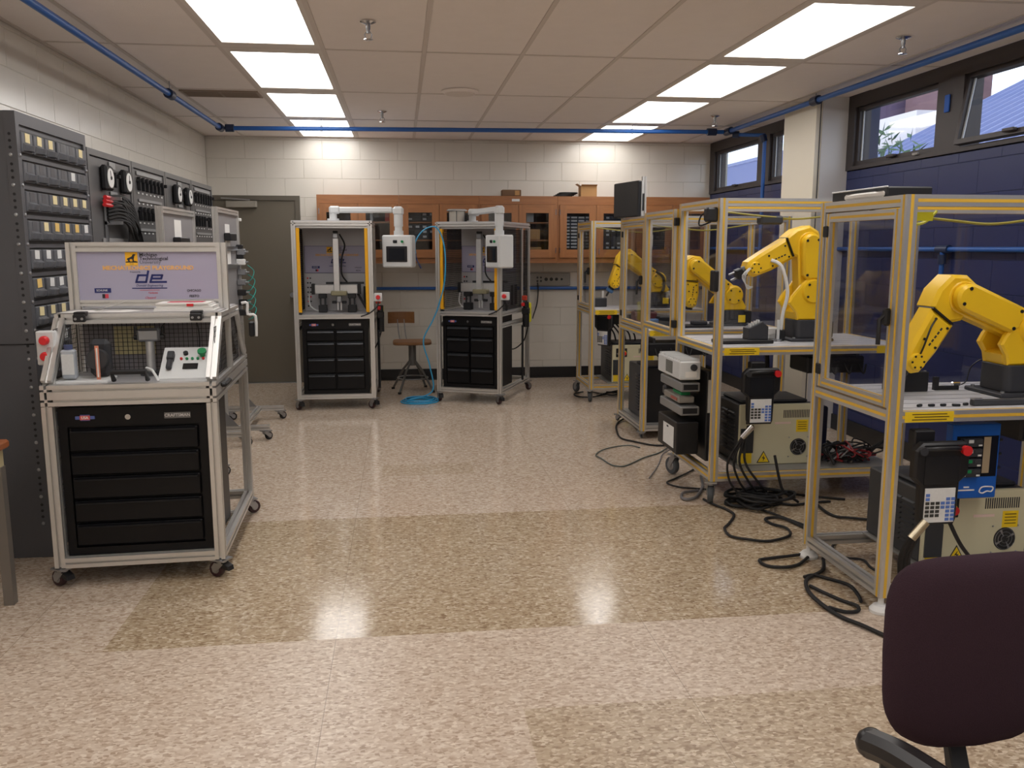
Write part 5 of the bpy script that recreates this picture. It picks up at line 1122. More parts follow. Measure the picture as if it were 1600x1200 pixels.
MB().tube(spline([(-0.05, -0.11, 0.36), (0.02, -0.12, 0.3), (0.03, -0.12, 0.2), (0.0, -0.12, 0.14)], 5), 0.014, 7).build('dress_hose', black, RD)

# ---------------------------------------------------------------- controllers
lv_m = MB().prism([(0.0, 0.0), (-0.012, -0.006), (0.0, -0.012)], 0, 0.09, 0, 'xz').mesh('louvre'); lv_m.materials.append(dark_steel)
def controller(label, X0, Y0, z0, W, D, H, front=beige):
    t = thing('robot_controller', label, 'controller', (X0, Y0, z0), 0, 'robot controllers')
    MB().rbox((W / 2, D / 2 + 0.01, H / 2), (W - 0.006, D - 0.02, H - 0.006), 0.006).build('case', dark_steel, t)
    MB().rbox((W / 2, 0.006, H / 2), (W, 0.024, H), 0.004).build('front_panel', front, t)
    MB().rbox((W / 2, D * 0.4, H + 0.008), (W * 0.9, D * 0.6, 0.02), 0.008).build('top_cover', charcoal, t)
    for c in (0.12, 0.40):
        for k in range(int((H - 0.1) / 0.024)):
            if D * c + 0.1 < D: link('louvre', lv_m, t, (0.003, 0.03 + (D - 0.1) * c, 0.07 + 0.024 * k))
    yf = -0.0065
    if front is not beige: return t
    op = MB().rbox((W * 0.2, yf, H - 0.075), (W * 0.24, 0.006, 0.085), 0.002).build('operator_panel', black, t)
    MB().cyl((W * 0.25, yf - 0.003, H - 0.08), (W * 0.25, yf - 0.006, H - 0.08), 0.026, n=18).build('stop_collar', mat('stop_yellow', (232, 214, 40), 0.4), op)
    MB().cyl((W * 0.25, yf - 0.006, H - 0.08), (W * 0.25, yf - 0.03, H - 0.08), 0.016, 0.019, n=16).build('stop_button', red_pl, op)
    MB().rbox((W * 0.165, yf - 0.006, H - 0.08), (0.022, 0.008, 0.022), 0.002).build('start_button', green_pl, op); MB().cyl((W * 0.115, yf - 0.003, H - 0.085), (W * 0.115, yf - 0.014, H - 0.085), 0.009, n=12).build('mode_switch', steel, op)
    for k in range(16): MB().box((W * 0.58 + 0.0105 * k, yf, H - 0.06), (0.005, 0.002, 0.048)).build('vent_slot', charcoal, t)
    MB().box((W * 0.83, yf, H - 0.135), (0.075, 0.002, 0.075)).build('caution_label', yel_label, t); MB().box((W * 0.57, yf, H - 0.115), (0.1, 0.002, 0.012)).build('name_plate', mat('pink_plate', (226, 200, 190), 0.5), t)
    for k in range(4): MB().box((W * 0.83, yf - 0.0012, H - 0.112 - 0.014 * k), (0.055, 0.001, 0.004)).build('label_print', mat('label_ink', (110, 88, 20), 0.6), t)
    MB().rbox((W * 0.1, yf - 0.002, H - 0.22), (W * 0.17, 0.008, 0.15), 0.002).build('breaker_cover', mat('dark_cover', (52, 54, 58), 0.45), t)
    MB().box((W * 0.1, yf, 0.045), (0.068, 0.002, 0.068)).build('caution_label', yel_label, t)
    tr = [(W * 0.33 - 0.042, 0.012), (W * 0.33 + 0.042, 0.012), (W * 0.33, 0.086)]
    w_ = MB().prism(tr, yf - 0.001, yf + 0.001).build('warning_triangle', ink, t)
    MB().prism([(W * 0.33 - 0.034, 0.017), (W * 0.33 + 0.034, 0.017), (W * 0.33, 0.077)], yf - 0.002, yf).build('triangle_fill', yel_label, w_)
    MB().prism([(W * 0.33 + 0.006, 0.06), (W * 0.33 - 0.01, 0.04), (W * 0.33 + 0.001, 0.041), (W * 0.33 - 0.003, 0.021), (W * 0.33 + 0.011, 0.045), (W * 0.33 + 0.001, 0.044)], yf - 0.003, yf - 0.001).build('lightning_bolt', ink, w_)
    cx, cz = W * 0.79, 0.105
    f_ = MB().cyl((cx, yf + 0.002, cz), (cx, yf - 0.001, cz), 0.052, n=28).build('fan', mat('fan_dark', (52, 54, 56), 0.35, 0.4), t)
    for k in range(4):
        a = k * PI / 2 + 0.5; MB().prism([(cx + 0.01 * math.cos(a), cz + 0.01 * math.sin(a)), (cx + 0.048 * math.cos(a - 0.12), cz + 0.048 * math.sin(a - 0.12)), (cx + 0.048 * math.cos(a + 0.12), cz + 0.048 * math.sin(a + 0.12))], yf - 0.004, yf - 0.002).build('fan_blade', steel, f_)
    for k in range(3): MB().tube([(cx + (0.018 + 0.015 * k) * math.cos(i * PI / 9), yf - 0.005, cz + (0.018 + 0.015 * k) * math.sin(i * PI / 9)) for i in range(18)], 0.0012, 4, True).build('fan_guard', steel, f_)
    for (x, z) in ((-0.06, -0.06), (0.06, -0.06), (-0.06, 0.06), (0.06, 0.06)): MB().cyl((cx + x, yf + 0.001, cz + z), (cx + x, yf - 0.003, cz + z), 0.004, n=8).build('screw', steel, f_)
    return t
controller('beige robot controller with a dark louvred side, behind the plum chair', 2.24, 3.36, 0.119, 0.49, 0.46, 0.33)
controller('beige robot controller with fan and warning triangle on the large-caster cell', 2.0, 4.86, 0.195, 0.475, 0.5, 0.37)
controller('black fronted robot controller with louvred side under the monitor cell', 1.915, 6.56, 0.115, 0.42, 0.55, 0.43, black)
controller('beige robot controller under the cell nearest the oak cabinets', 2.04, 8.2, 0.18, 0.46, 0.5, 0.37)

# ---------------------------------------------------------------- teach pendants
def pendant(label, x, y, ztop, sc_, tilt=0.0):
    t = thing('teach_pendant', label, 'teach pendant', (x, y, ztop - 0.33 * sc_), tilt, 'teach pendants'); t.scale = (sc_, sc_, sc_)
    out = [(-0.065, 0.0), (0.07, 0.0), (0.078, 0.02), (0.082, 0.17), (0.115, 0.2), (0.118, 0.3), (0.1, 0.33), (-0.08, 0.33), (-0.112, 0.30), (-0.112, 0.19), (-0.08, 0.16), (-0.075, 0.02)]
    MB().prism(out, 0.0, 0.045, 0.008).build('body', black, t)
    MB().bx(-0.072, 0.072, -0.003, 0.0, 0.165, 0.278).build('screen', mat('pendant_screen', (34, 35, 38), 0.2), t)
    MB().tube(spline([(-0.07, 0.0, 0.305), (-0.03, -0.022, 0.312), (0.04, -0.022, 0.312), (0.07, 0.0, 0.305)], 4), 0.009, 7).build('hand_grip', black, t)
    MB().cyl((-0.085, 0.0, 0.3), (-0.085, -0.012, 0.3), 0.017, n=14).build('enable_switch', charcoal, t)
    MB().cyl((0.09, 0.0, 0.3), (0.09, -0.02, 0.3), 0.018, 0.02, n=18).build('stop_button', red_pl, t)
    kp = MB().bx(-0.064, 0.062, -0.004, 0.0, 0.012, 0.15).build('keypad', white_label, t)
    kb = mat('blue_key', (92, 124, 196), 0.5); kk = mat('black_key', (60, 60, 56), 0.5)
    for r in range(7):
        for c in range(6):
            m_ = kb if c >= 4 and r < 6 else (kk if c < 3 and r in (1, 2, 3, 4) else (kb if (r, c) in ((6, 0), (5, 0), (4, 3), (3, 3)) else None))
            if m_: MB().box((-0.053 + 0.0215 * c, -0.005, 0.024 + 0.0165 * r), (0.016, 0.002, 0.0115)).build('key', m_, kp)
    return t
pendant('black teach pendant with keypad hung under the table by the plum chair', 2.115, 3.08, 0.735, 1.02)
pendant('black teach pendant with keypad hung on the large-caster cell', 2.033, 4.64, 0.815, 0.98)
pendant('black teach pendant hung at the corner of the cell nearest the oak cabinets', 1.94, 8.2, 0.86, 0.95, -0.9)
for (nm, x, y, z, d_) in (('a', 2.07, 3.15, 0.79, CA), ('b', 2.03, 4.71, 0.86, CB)):
    MB().rbox((x - d_.location.x, y - d_.location.y + 0.01, z - 0.06 - 0.02), (0.09, 0.05, 0.13), 0.006).build('pendant_hook', black, d_)
# blue I/O enclosure hung under the near table
t = thing('io_enclosure', 'blue demonstration panel with rows of terminal modules under the near table', 'enclosure', (2.375, 3.25, 0.45))
MB().rbox((0, 0.02, 0.16), (0.215, 0.05, 0.32), 0.004).build('panel', blue_panel, t)
for r in range(4):
    b = MB().rbox((-0.03, -0.015, 0.245 - 0.043 * r), (0.09, 0.025, 0.036), 0.003).build('module', charcoal, t)
    for s_ in (-1, 1): MB().rbox((-0.03 + s_ * 0.032, -0.028, 0.235 - 0.043 * r), (0.016, 0.004, 0.007), 0.001).build('terminal', white_pl, b)
    MB().rbox((-0.04, -0.028, 0.252 - 0.043 * r), (0.022, 0.004, 0.014), 0.001).build('chip', green_pl if r > 1 else hmi_grey, b)
    MB().rbox((-0.005, -0.028, 0.252 - 0.043 * r), (0.03, 0.004, 0.014), 0.001).build('chip', dark_steel, b)
MB().bx(0.032, 0.064, -0.008, -0.004, 0.11, 0.265).build('wire_duct', mat('tan_duct', (170, 152, 124), 0.5), t)
MB().bx(-0.09, 0.098, -0.007, -0.005, 0.095, 0.27).build('inset', screen_m, t)
for k in range(3): MB().cyl((0.105, 0.0, 0.13 + 0.06 * k), (0.118, 0.0, 0.13 + 0.06 * k), 0.007, n=8).build('knob', black, t)
MB().tube(spline([(0.03, -0.0065, 0.03), (0.045, -0.0065, 0.022), (0.065, -0.0065, 0.03), (0.085, -0.0065, 0.028), (0.092, -0.0065, 0.045), (0.07, -0.0065, 0.05), (0.04, -0.0065, 0.048)], 4, True), 0.003, 5, True).build('emblem', paper, t)
for k, (z, w_) in enumerate(((0.05, 0.025), (0.037, 0.075))): MB().box((-0.03, -0.0055, z), (w_, 0.001, 0.006)).build('print', paper, t)

# rack of drives on the left side of the large-caster cell
def unit(name, label, cat, c, d, m): t = thing(name, label, cat, c); MB().rbox((0, 0, d[2] / 2), d, 0.006).build('case', m, t); return t
Y5 = 5.13
t = unit('drive_unit', 'light grey finned drive unit on the side of the large-caster cell', 'drive unit', (1.70, Y5, 0.715), (0.13, 0.44, 0.11), hmi_grey)
for k in range(11): MB().box((0, -0.2 + 0.04 * k, 0.115), (0.12, 0.008, 0.016)).build('fin', hmi_grey, t)
MB().bx(-0.067, -0.064, -0.08, 0.05, 0.02, 0.095).build('vent_grille', mat('vent_grey', (110, 112, 108), 0.6, 0, 0.4, 120), t); MB().bx(-0.03, 0.04, -0.223, -0.22, 0.015, 0.05).build('rating_label', paper, t); MB().cyl((0.02, -0.22, 0.075), (0.02, -0.235, 0.075), 0.02, n=14).build('connector', charcoal, t)
t = unit('rack_shelf', 'grey slotted shelf directly below the light grey drive unit', 'shelf', (1.71, Y5, 0.64), (0.12, 0.42, 0.055), mat('shelf_alu', (150, 150, 150), 0.4, 0.4)); MB().bx(-0.045, 0.045, -0.212, -0.208, 0.012, 0.045).build('end_slot', black, t)
t = unit('terminal_block', 'terminal block with green connector between two grey shelves', 'terminal block', (1.70, Y5 - 0.02, 0.565), (0.1, 0.3, 0.04), mat('block_grey', (140, 134, 126), 0.5)); MB().rbox((0.01, -0.02, 0.05), (0.06, 0.16, 0.022), 0.004).build('green_connector', green_pl, t); MB().box((-0.051, -0.06, 0.02), (0.002, 0.12, 0.016)).build('red_strip', mat('dull_red', (160, 84, 74), 0.5), t)
MB().rbox((-0.01, 0.19, 0.03), (0.06, 0.06, 0.06), 0.01).build('cable_plug', dark_steel, t)
t = unit('rack_shelf', 'grey slotted shelf above the black power supply box', 'shelf', (1.71, Y5, 0.495), (0.12, 0.42, 0.055), mat('shelf_alu', (150, 150, 150), 0.4, 0.4)); MB().bx(-0.045, 0.045, -0.212, -0.208, 0.012, 0.045).build('end_slot', black, t)
t = unit('power_supply', 'black power supply box with a white rating sheet on the cell side', 'power supply', (1.70, Y5 - 0.02, 0.255), (0.14, 0.38, 0.2), black); MB().bx(-0.072, -0.0705, -0.14, 0.07, 0.03, 0.16).build('rating_sheet', white_label, t)
for z in (0.04, 0.08, 0.12): MB().cyl((-0.05, 0.19, z), (-0.05, 0.2, z), 0.008, n=8).build('terminal', steel, t)
MB().rbox((-0.072, -0.02, 0.145), (0.004, 0.03, 0.01), 0.001).build('print', ink, t)
t = unit('cable_tray', 'upright black tray panel behind the rack of drives', 'tray', (1.83, Y5, 0.2145), (0.05, 0.46, 0.55), black); MB().bx(-0.02, 0.02, -0.235, -0.232, 0.3, 0.5).build('label_sheet', mat('grey_sheet', (190, 186, 176), 0.6), t)

# ---------------------------------------------------------------- monitor and mast over the third cell
t = thing('monitor', 'black flat monitor seen from the side on a mast above the robot cells', 'monitor', (1.93, 7.0, 1.7355))
MB().tbar((0.08, 0.1, 0.0), (0.08, 0.1, 0.34), 0.035).build('mast', alu, t, smooth=False)
Mm = Matrix.Translation((-0.10, -0.05, 0.142)) @ Matrix.Rotation(math.radians(-77), 4, 'Z')
MB().rbox((0, 0, 0), (0.42, 0.035, 0.28), 0.008, Mm).build('screen_case', black, t); MB().rbox((0, 0.02, 0), (0.42, 0.008, 0.28), 0.003, Mm).build('silver_bezel', alu2, t)
MB().bx(-0.2, 0.2, 0.0245, 0.026, -0.13, 0.13, Mm).build('display', screen_m, t)
MB().prism([(-0.06, 0.1), (0.06, 0.06), (0.06, 0.2), (-0.06, 0.18)], -0.02, 0.06, 0.006, 'xz', Matrix.Translation((0.0, 0.03, 0))).build('mount', black, t)
# laptop-like panel and rag on the nearest cell
t = thing('flat_panel', 'black flat panel lying on top of the cell beside the plum chair', 'panel', (1.955, 3.60, 1.7015), 0.0)
MB().rbox((0.12, 0.0, 0.022), (0.2, 0.46, 0.044), 0.006).build('slab', black, t); MB().rbox((0.021, 0.0, 0.043), (0.006, 0.46, 0.006), 0.001).build('silver_edge', alu2, t)
t = tag(MB().prism([(0.15 * math.cos(a) * (1 + 0.12 * math.sin(5 * a)), 0.018 * math.sin(a)) for a in [k * PI / 12 for k in range(24)]], 0, 0.024, 0.007, 'xy').build('cloth_rag', paper, None, (1.951, 3.50, 1.7015), (0, 0, PI / 2)), 'crumpled white rag lying on the top rail of the near cell', 'rag')

# ---------------------------------------------------------------- small things on the cell tables
zA, zB_, zC_, zD_ = 0.8530, 0.9330, 0.8630, 0.9030
t = thing('black_block', 'black drilled fixture block under the near robot gripper', 'fixture', (2.27, 3.62, zA))
MB().rbox((0, 0, 0.045), (0.18, 0.08, 0.09), 0.004).build('body', black, t)
for x in (-0.02, 0.03, 0.08): MB().cyl((x, -0.02, 0.09), (x, -0.02, 0.094), 0.006, n=8).build('screw', steel, t)
t = thing('tapered_pin', 'pale tapered pin standing on the black fixture block', 'pin', (2.325, 3.63, zA + 0.0905)); MB().lathe([(0.013, 0), (0.013, 0.055), (0.008, 0.08), (0.002, 0.09)], n=14).build('body', mat('bone_plastic', (206, 198, 176), 0.4), t); MB().lathe([(0.015, 0), (0.015, 0.006)], n=14).build('collar', steel, t)
t = thing('hex_key', 'black angled bracket with a silver clip on the near table', 'bracket', (2.42, 3.62, zA)); MB().bx(-0.01, 0.01, -0.01, 0.01, 0, 0.06).bx(0.01, 0.11, -0.01, 0.01, 0, 0.018).build('arm', black, t); MB().rbox((0.1, 0, 0.025), (0.04, 0.02, 0.02), 0.004).build('clip', chrome, t)
MB().tube(spline([(0.11, 0, 0.02), (0.17, 0.03, 0.03), (0.2, 0.04, 0.1), (0.25, 0.02, 0.13), (0.27, 0.0, 0.02)], 5), 0.003, 5).build('wire', black, t)
t = thing('steel_bar', 'long scuffed steel bar lying along the front of the near table', 'bar', (2.45, 3.235, zA)); MB().rbox((0, 0, 0.012), (0.24, 0.03, 0.024), 0.003).build('bar', dark_steel, t); MB().rbox((-0.1, 0, 0.027), (0.04, 0.028, 0.006), 0.001).build('end_plate', steel, t)
t = thing('hand_tool', 'small blue and orange tool at the edge of the near table', 'tool', (2.66, 3.23, zA)); MB().rbox((0, 0, 0.01), (0.06, 0.02, 0.018), 0.006).build('handle', mat('teal_grip', (30, 130, 170), 0.5), t); MB().rbox((0.035, 0.01, 0.012), (0.03, 0.02, 0.02), 0.005).build('jaw', mat('orange_grip', (226, 146, 40), 0.5), t)
rnd = random.Random(11)
for k in range(5):
    o = MB().rbox((0, 0, 0.005), (0.022 + 0.012 * rnd.random(), 0.012, 0.01), 0.002).build('loose_screw', black, None, (2.10 + 0.052 * k, 3.235 + rnd.uniform(-0.01, 0.01), zA), (0, 0, rnd.uniform(-0.6, 0.6)))
    tag(o, 'small black loose part lying along the front edge of the near table', 'part', 'loose parts on the near table')
t = thing('pen_tray', 'black tray with a stepped pen holder on the large-caster cell table', 'tray', (2.02, 4.92, zB_)); MB().rbox((0.0, 0, 0.011), (0.34, 0.13, 0.022), 0.004).build('tray', black, t)
MB().prism([(0.02, 0.022), (0.14, 0.022), (0.14, 0.1), (0.1, 0.13), (0.02, 0.09)], -0.05, 0.05, 0.004).build('holder', charcoal, t)
for k in range(4): MB().box((0.035 + 0.016 * k, -0.02, 0.1 + 0.008 * k), (0.01, 0.03, 0.03)).build('slot_rib', hmi_grey, t)
t = thing('spray_gun', 'white pistol-shaped tool lying behind the pen tray', 'tool', (2.22, 5.12, zB_)); MB().prism([(-0.12, 0.03), (0.02, 0.07), (0.1, 0.07), (0.1, 0.03), (0.03, 0.02), (-0.1, 0.0)], -0.02, 0.02, 0.006).build('body', white_pl, t); MB().rbox((0.07, 0, 0.02), (0.05, 0.03, 0.04), 0.006).build('grip', hmi_grey, t)
t = thing('white_tube', 'short white tube lying near the front of the large-caster cell table', 'tube', (2.45, 4.79, zB_)); MB().cyl((-0.035, 0, 0.012), (0.035, 0, 0.012), 0.011, n=12).build('tube', white_pl, t); MB().cyl((0.035, 0, 0.012), (0.042, 0, 0.012), 0.012, n=12).build('cap', hmi_grey, t)
t = thing('part_bin', 'small red part bin beside the upright robot base', 'bin', (2.30, 5.22, zB_)); MB().rbox((0, 0, 0.015), (0.16, 0.08, 0.03), 0.004).build('bin', mat('dull_red', (160, 84, 74), 0.5), t); MB().rbox((0.0, 0, 0.032), (0.14, 0.06, 0.006), 0.002).build('contents', hmi_grey, t)
t = thing('clear_tube', 'clear standing tube on a cap beside the pen tray', 'tube', (2.27, 4.98, zB_)); MB().cyl((0, 0, 0), (0, 0, 0.012), 0.025, n=14).build('foot', steel, t); MB().cyl((0, 0, 0.012), (0, 0, 0.13), 0.009, n=12).build('tube', hmi_grey, t)
t = thing('keyboard_tray', 'black low tray in front of the robot under the monitor', 'tray', (2.32, 6.68, zC_)); MB().rbox((0, 0, 0.01), (0.34, 0.14, 0.02), 0.004).build('tray', black, t); MB().rbox((0.05, 0, 0.035), (0.12, 0.08, 0.03), 0.006).build('holder', charcoal, t)
t = thing('blue_fixture', 'small blue and black fixture on the monitor cell table', 'fixture', (2.02, 6.8, zC_)); MB().rbox((0, 0, 0.03), (0.09, 0.08, 0.06), 0.006).build('block', mat('steel_blue_tool', (74, 112, 158), 0.4, 0.3), t); MB().rbox((0.09, 0, 0.04), (0.1, 0.1, 0.08), 0.006).build('base', black, t)
t = thing('red_parts_box', 'dark box of red parts behind the glass of the monitor cell', 'box', (2.03, 7.08, zC_)); MB().rbox((0, 0, 0.05), (0.2, 0.1, 0.1), 0.006).build('box', mat('maroon_box', (90, 34, 38), 0.6), t); MB().rbox((0, 0, 0.106), (0.16, 0.07, 0.012), 0.003).build('lid', black, t)
t = thing('dark_fixture', 'dark fixture block with a white pin beside the far robot', 'fixture', (1.99, 8.56, zD_)); MB().rbox((0, 0, 0.045), (0.13, 0.08, 0.09), 0.006).build('block', charcoal, t); MB().cyl((0.03, 0, 0.09), (0.03, 0, 0.16), 0.01, n=10).build('pin', white_pl, t)
t = thing('power_box', 'dark power box sitting among cables under the large-caster cell', 'box', (2.6, 5.2, 0.196)); MB().rbox((0, 0, 0.15), (0.18, 0.2, 0.3), 0.01).build('case', mat('navy_case', (24, 26, 52), 0.4), t); MB().box((0, -0.101, 0.2), (0.1, 0.002, 0.05)).build('panel', screen_m, t)
# white paper note hung on the far cell
MB().box((0.56, 0.0, 1.56), (0.085, 0.003, 0.115)).build('note', white_label, CD); MB().rbox((0.56, 0.002, 1.66), (0.03, 0.02, 0.1), 0.004).build('note_clip', black, CD)
# ================================================================== CABLES
def cable(label, pts, r=0.0075, m=None, name='power_cable', z=None):
    P = [(x, y, (r + 0.001) if z is None else z[i]) for i, (x, y) in enumerate(pts)]; o = Vector((P[0][0], P[0][1], 0))
    for i, p_ in enumerate(P):
        if z is None: P[i] = (p_[0], p_[1], p_[2] + 0.004 * (i % 2))
    b = MB().tube([Vector(p_) - o for p_ in spline(P, 6)], r, 6)
    return tag(b.build(name, m or rubber, None, o), label, 'cable', 'loose cables on the floor')
grey_c = mat('grey_cable', (120, 118, 120), 0.5); thin_g = mat('green_grey_cable', (84, 92, 90), 0.5)
cable('black cable loop poking out beside the rear foot of the near cell', [(1.96,3.84),(1.86,3.81),(1.74,3.80),(1.68,3.77),(1.69,3.71),(1.75,3.67),(1.84,3.70),(1.93,3.78)], 0.008)
cable('thick black cable running from the near cell toward the plum chair', [(2.0,3.76),(1.92,3.61),(1.82,3.54),(1.77,3.47),(1.74,3.37),(1.73,3.24),(1.75,3.13),(1.79,3.03),(1.84,2.93),(1.91,2.78)], 0.009)
cable('black cable running back to the front foot of the near cell', [(1.80,3.55),(1.85,3.56),(1.90,3.52),(1.95,3.43),(1.94,3.33),(1.91,3.25)], 0.008)
cable('black cable bight folded back beside the near cell door', [(1.78,3.45),(1.80,3.36),(1.84,3.28),(1.87,3.21),(1.85,3.17),(1.79,3.16),(1.75,3.22)], 0.008)
cable('black cable on the floor behind the near cell', [(2.39,4.59),(2.37,4.46),(2.39,4.38),(2.44,4.34),(2.55,4.3)], 0.008)
cable('thin black cable lying inside the open base of the near cell', [(2.18,3.98),(2.12,3.90),(2.11,3.78),(2.18,3.72),(2.17,3.62),(2.19,3.5)], 0.006)
cable('long black cable meandering on the tiles in front of the large-caster cell', [(1.77,4.80),(1.79,4.67),(1.83,4.59),(1.83,4.47),(1.75,4.34),(1.69,4.25),(1.68,4.14),(1.74,4.07),(1.84,4.04),(1.95,4.07),(2.01,4.14),(2.02,4.22),(1.98,4.30),(1.97,4.37),(2.02,4.41),(2.08,4.37),(2.13,4.19)], 0.0075)
cable('black cable running straight from the coiled pile to the near cell', [(1.97,4.63),(2.04,4.50),(2.11,4.35),(2.16,4.2)], 0.0075)
cable('black cable trailing from the coiled pile under the large-caster cell', [(2.05,4.84),(2.20,4.87),(2.35,4.83),(2.46,4.75),(2.61,4.69)], 0.0075)
cable('black cable sagging between the pile and the navy wall', [(2.16,4.80),(2.18,4.67),(2.25,4.62),(2.37,4.64),(2.50,4.66)], 0.0075)
cable('black cable leaving the rack of drives by the rear caster', [(1.95,5.49),(1.85,5.37),(1.74,5.27),(1.66,5.17),(1.71,5.08),(1.80,5.02),(1.87,5.0)], 0.006)
cable('grey looped cable on the floor by the large-caster cell front caster', [(1.93,5.3),(1.86,5.07),(1.75,4.86),(1.67,4.79),(1.65,4.84),(1.69,4.93),(1.80,4.98)], 0.009, grey_c)
cable('thin green-grey wire straying across the tiles beside the open cell door', [(1.76,6.16),(1.70,6.23),(1.59,6.22),(1.46,6.11),(1.38,5.98),(1.39,5.86),(1.42,5.69),(1.46,5.62),(1.53,5.66),(1.70,5.84),(1.85,5.98),(2.01,6.17),(2.17,6.25)], 0.005, thin_g)
cable('black cable curling out of the monitor cell base', [(2.05,7.3),(1.93,7.25),(1.80,7.03),(1.72,6.71),(1.70,6.49),(1.76,6.35),(1.88,6.22),(1.98,6.19)], 0.007)
cable('thin grey wire end lying apart on the tiles', [(1.98,6.1),(1.86,5.92),(1.74,5.63),(1.58,5.30)], 0.004, grey_c)
cable('black cable tangle under the cell nearest the oak cabinets', [(1.86,8.70),(1.74,8.57),(1.75,8.42),(1.90,8.36),(2.09,8.60),(2.27,8.72)], 0.007)
cable('black cable bundle on the floor beneath the far robot controller', [(1.95,8.68),(2.03,8.52),(2.12,8.45),(2.2,8.56),(2.1,8.66)], 0.007)
t = thing('cable_pile', 'heap of coiled black cables on the floor below the large-caster cell', 'cables', (2.04, 4.66, 0))
rnd = random.Random(21)
for k in range(11):
    cx, cy, ra, rb = rnd.uniform(-0.05, 0.07), rnd.uniform(-0.06, 0.08), rnd.uniform(0.09, 0.17), rnd.uniform(0.06, 0.12); ph = rnd.uniform(0, 6)
    MB().tube(spline([(cx + ra * math.cos(a), cy + rb * math.sin(a), 0.009 + 0.007 * k + 0.008 * math.sin(3 * a + ph)) for a in [i * PI / 5 for i in range(10)]], 4, True), 0.0085, 6, True).build('coil', rubber, t)
t = thing('pendant_cable', 'black pendant cables hanging from the large-caster cell to the floor', 'cables', (1.90, 4.64, 0))
for k in range(4):
    MB().tube(spline([(0.1 - 0.01 * k, 0.02, 0.48), (0.02 + 0.008 * k, -0.02, 0.42), (-0.05 + 0.03 * k, 0.0 - 0.01 * k, 0.28), (-0.03 + 0.05 * k, 0.02 - 0.02 * k, 0.16), (0.02 + 0.06 * k, 0.02, 0.085)], 5), 0.007, 6).build('strand', rubber, t)
MB().cyl((0.02, -0.02, 0.42), (0.075, -0.035, 0.49), 0.017, n=12).build('metal_connector', chrome, t)
MB().tube(spline([(0.24, 0.02, 0.3), (0.27, 0.0, 0.15), (0.3, 0.0, 0.085), (0.4, 0.02, 0.012)], 5), 0.008, 6).build('strand', rubber, t)
t = thing('pendant_cable', 'black pendant cables with metal connector hanging beside the near teach pendant', 'cables', (2.0, 3.1, 0))
for k in range(3): MB().tube(spline([(0.08, 0.0, 0.41), (0.02 + 0.01 * k, -0.01, 0.36), (0.0 + 0.015 * k, 0.03, 0.25), (0.05 + 0.02 * k, 0.1, 0.12)], 5), 0.011, 6).build('strand', rubber, t)
MB().cyl((0.0, -0.03, 0.35), (0.055, -0.035, 0.42), 0.018, n=12).build('metal_connector', mat('brass_grey', (176, 164, 140), 0.25, 0.8), t)
MB().tube(spline([(0.17, 0.0, 0.42), (0.22, 0.0, 0.33), (0.3, 0.05, 0.25), (0.42, 0.1, 0.14)], 5), 0.008, 6).build('strand', rubber, t)
t = thing('cable_tangle', 'dense tangle of black and red cables on the large-caster cell shelf', 'cables', (2.62, 4.84, 0.196))
rnd = random.Random(4); tm = [rubber, rubber, rubber, mat('red_cable', (150, 40, 44), 0.5), grey_c]
for k in range(26):
    p0 = (rnd.uniform(-0.12, 0.2), rnd.uniform(-0.08, 0.1), 0.012 + 0.004 * (k % 12))
    MB().tube(spline([p0, (p0[0] + rnd.uniform(-0.12, 0.12), p0[1] + rnd.uniform(-0.06, 0.1), 0.02 + rnd.random() * 0.1), (p0[0] + rnd.uniform(-0.1, 0.15), p0[1] + rnd.uniform(-0.05, 0.1), 0.03 + rnd.random() * 0.1), (rnd.uniform(-0.12, 0.25), rnd.uniform(-0.05, 0.1), 0.012)], 5), rnd.choice([0.005, 0.006, 0.008]), 5).build('strand', rnd.choice(tm), t)
t = thing('cable_bundle', 'bundle of dark hoses hanging under the far cell table', 'cables', (2.06, 8.3, 0.56))
for k in range(5): MB().tube(spline([(-0.06 + 0.03 * k, 0, 0.29), (-0.05 + 0.04 * k, 0.0, 0.2), (0.02 + 0.05 * k, 0.02, 0.1), (0.05 + 0.05 * k, 0.05, 0.02)], 5), 0.008, 6).build('hose', rubber, t)
for (lb, x, y, z, w_) in (('beneath the monitor cell table', 2.15, 6.6, 0.66, 0.5), ('beneath the large-caster cell table', 2.55, 4.9, 0.76, 0.36), ('beneath the near cell table', 2.75, 3.4, 0.68, 0.3), ('beneath the far cell table', 2.2, 8.35, 0.75, 0.3)):
    t = thing('valve_tray', f'black tray of valves and hoses slung {lb}', 'tray', (x, y, z))
    MB().rbox((0, 0, 0.05), (w_, 0.24, 0.1), 0.01).build('tray', black, t)
    for s_ in (-1, 1): MB().bx(s_ * w_ * 0.4 - 0.01, s_ * w_ * 0.4 + 0.01, -0.1, 0.1, 0.1, 0.1 + 0.035).build('hanger', dark_steel, t)
    for k in range(4): MB().tube(spline([(-w_ / 2 + w_ * k / 4 + 0.05, -0.12, 0.06), (-w_ / 2 + w_ * k / 4 + 0.07, -0.15, 0.0), (-w_ / 2 + w_ * k / 4 + 0.1, -0.12, 0.05)], 5), 0.006, 5).build('hose', rubber, t)
t = thing('monitor_arm_bracket', 'black folding bracket under the large-caster cell table', 'bracket', (2.30, 5.25, 0.60)); MB().tube(spline([(0, 0, 0), (0.03, 0, 0.12), (0.02, 0, 0.24), (0.0, 0.0, 0.28)], 4), 0.016, 8).build('arm', black, t); MB().rbox((0.0, 0, -0.01), (0.08, 0.06, 0.02), 0.005).build('foot', black, t)

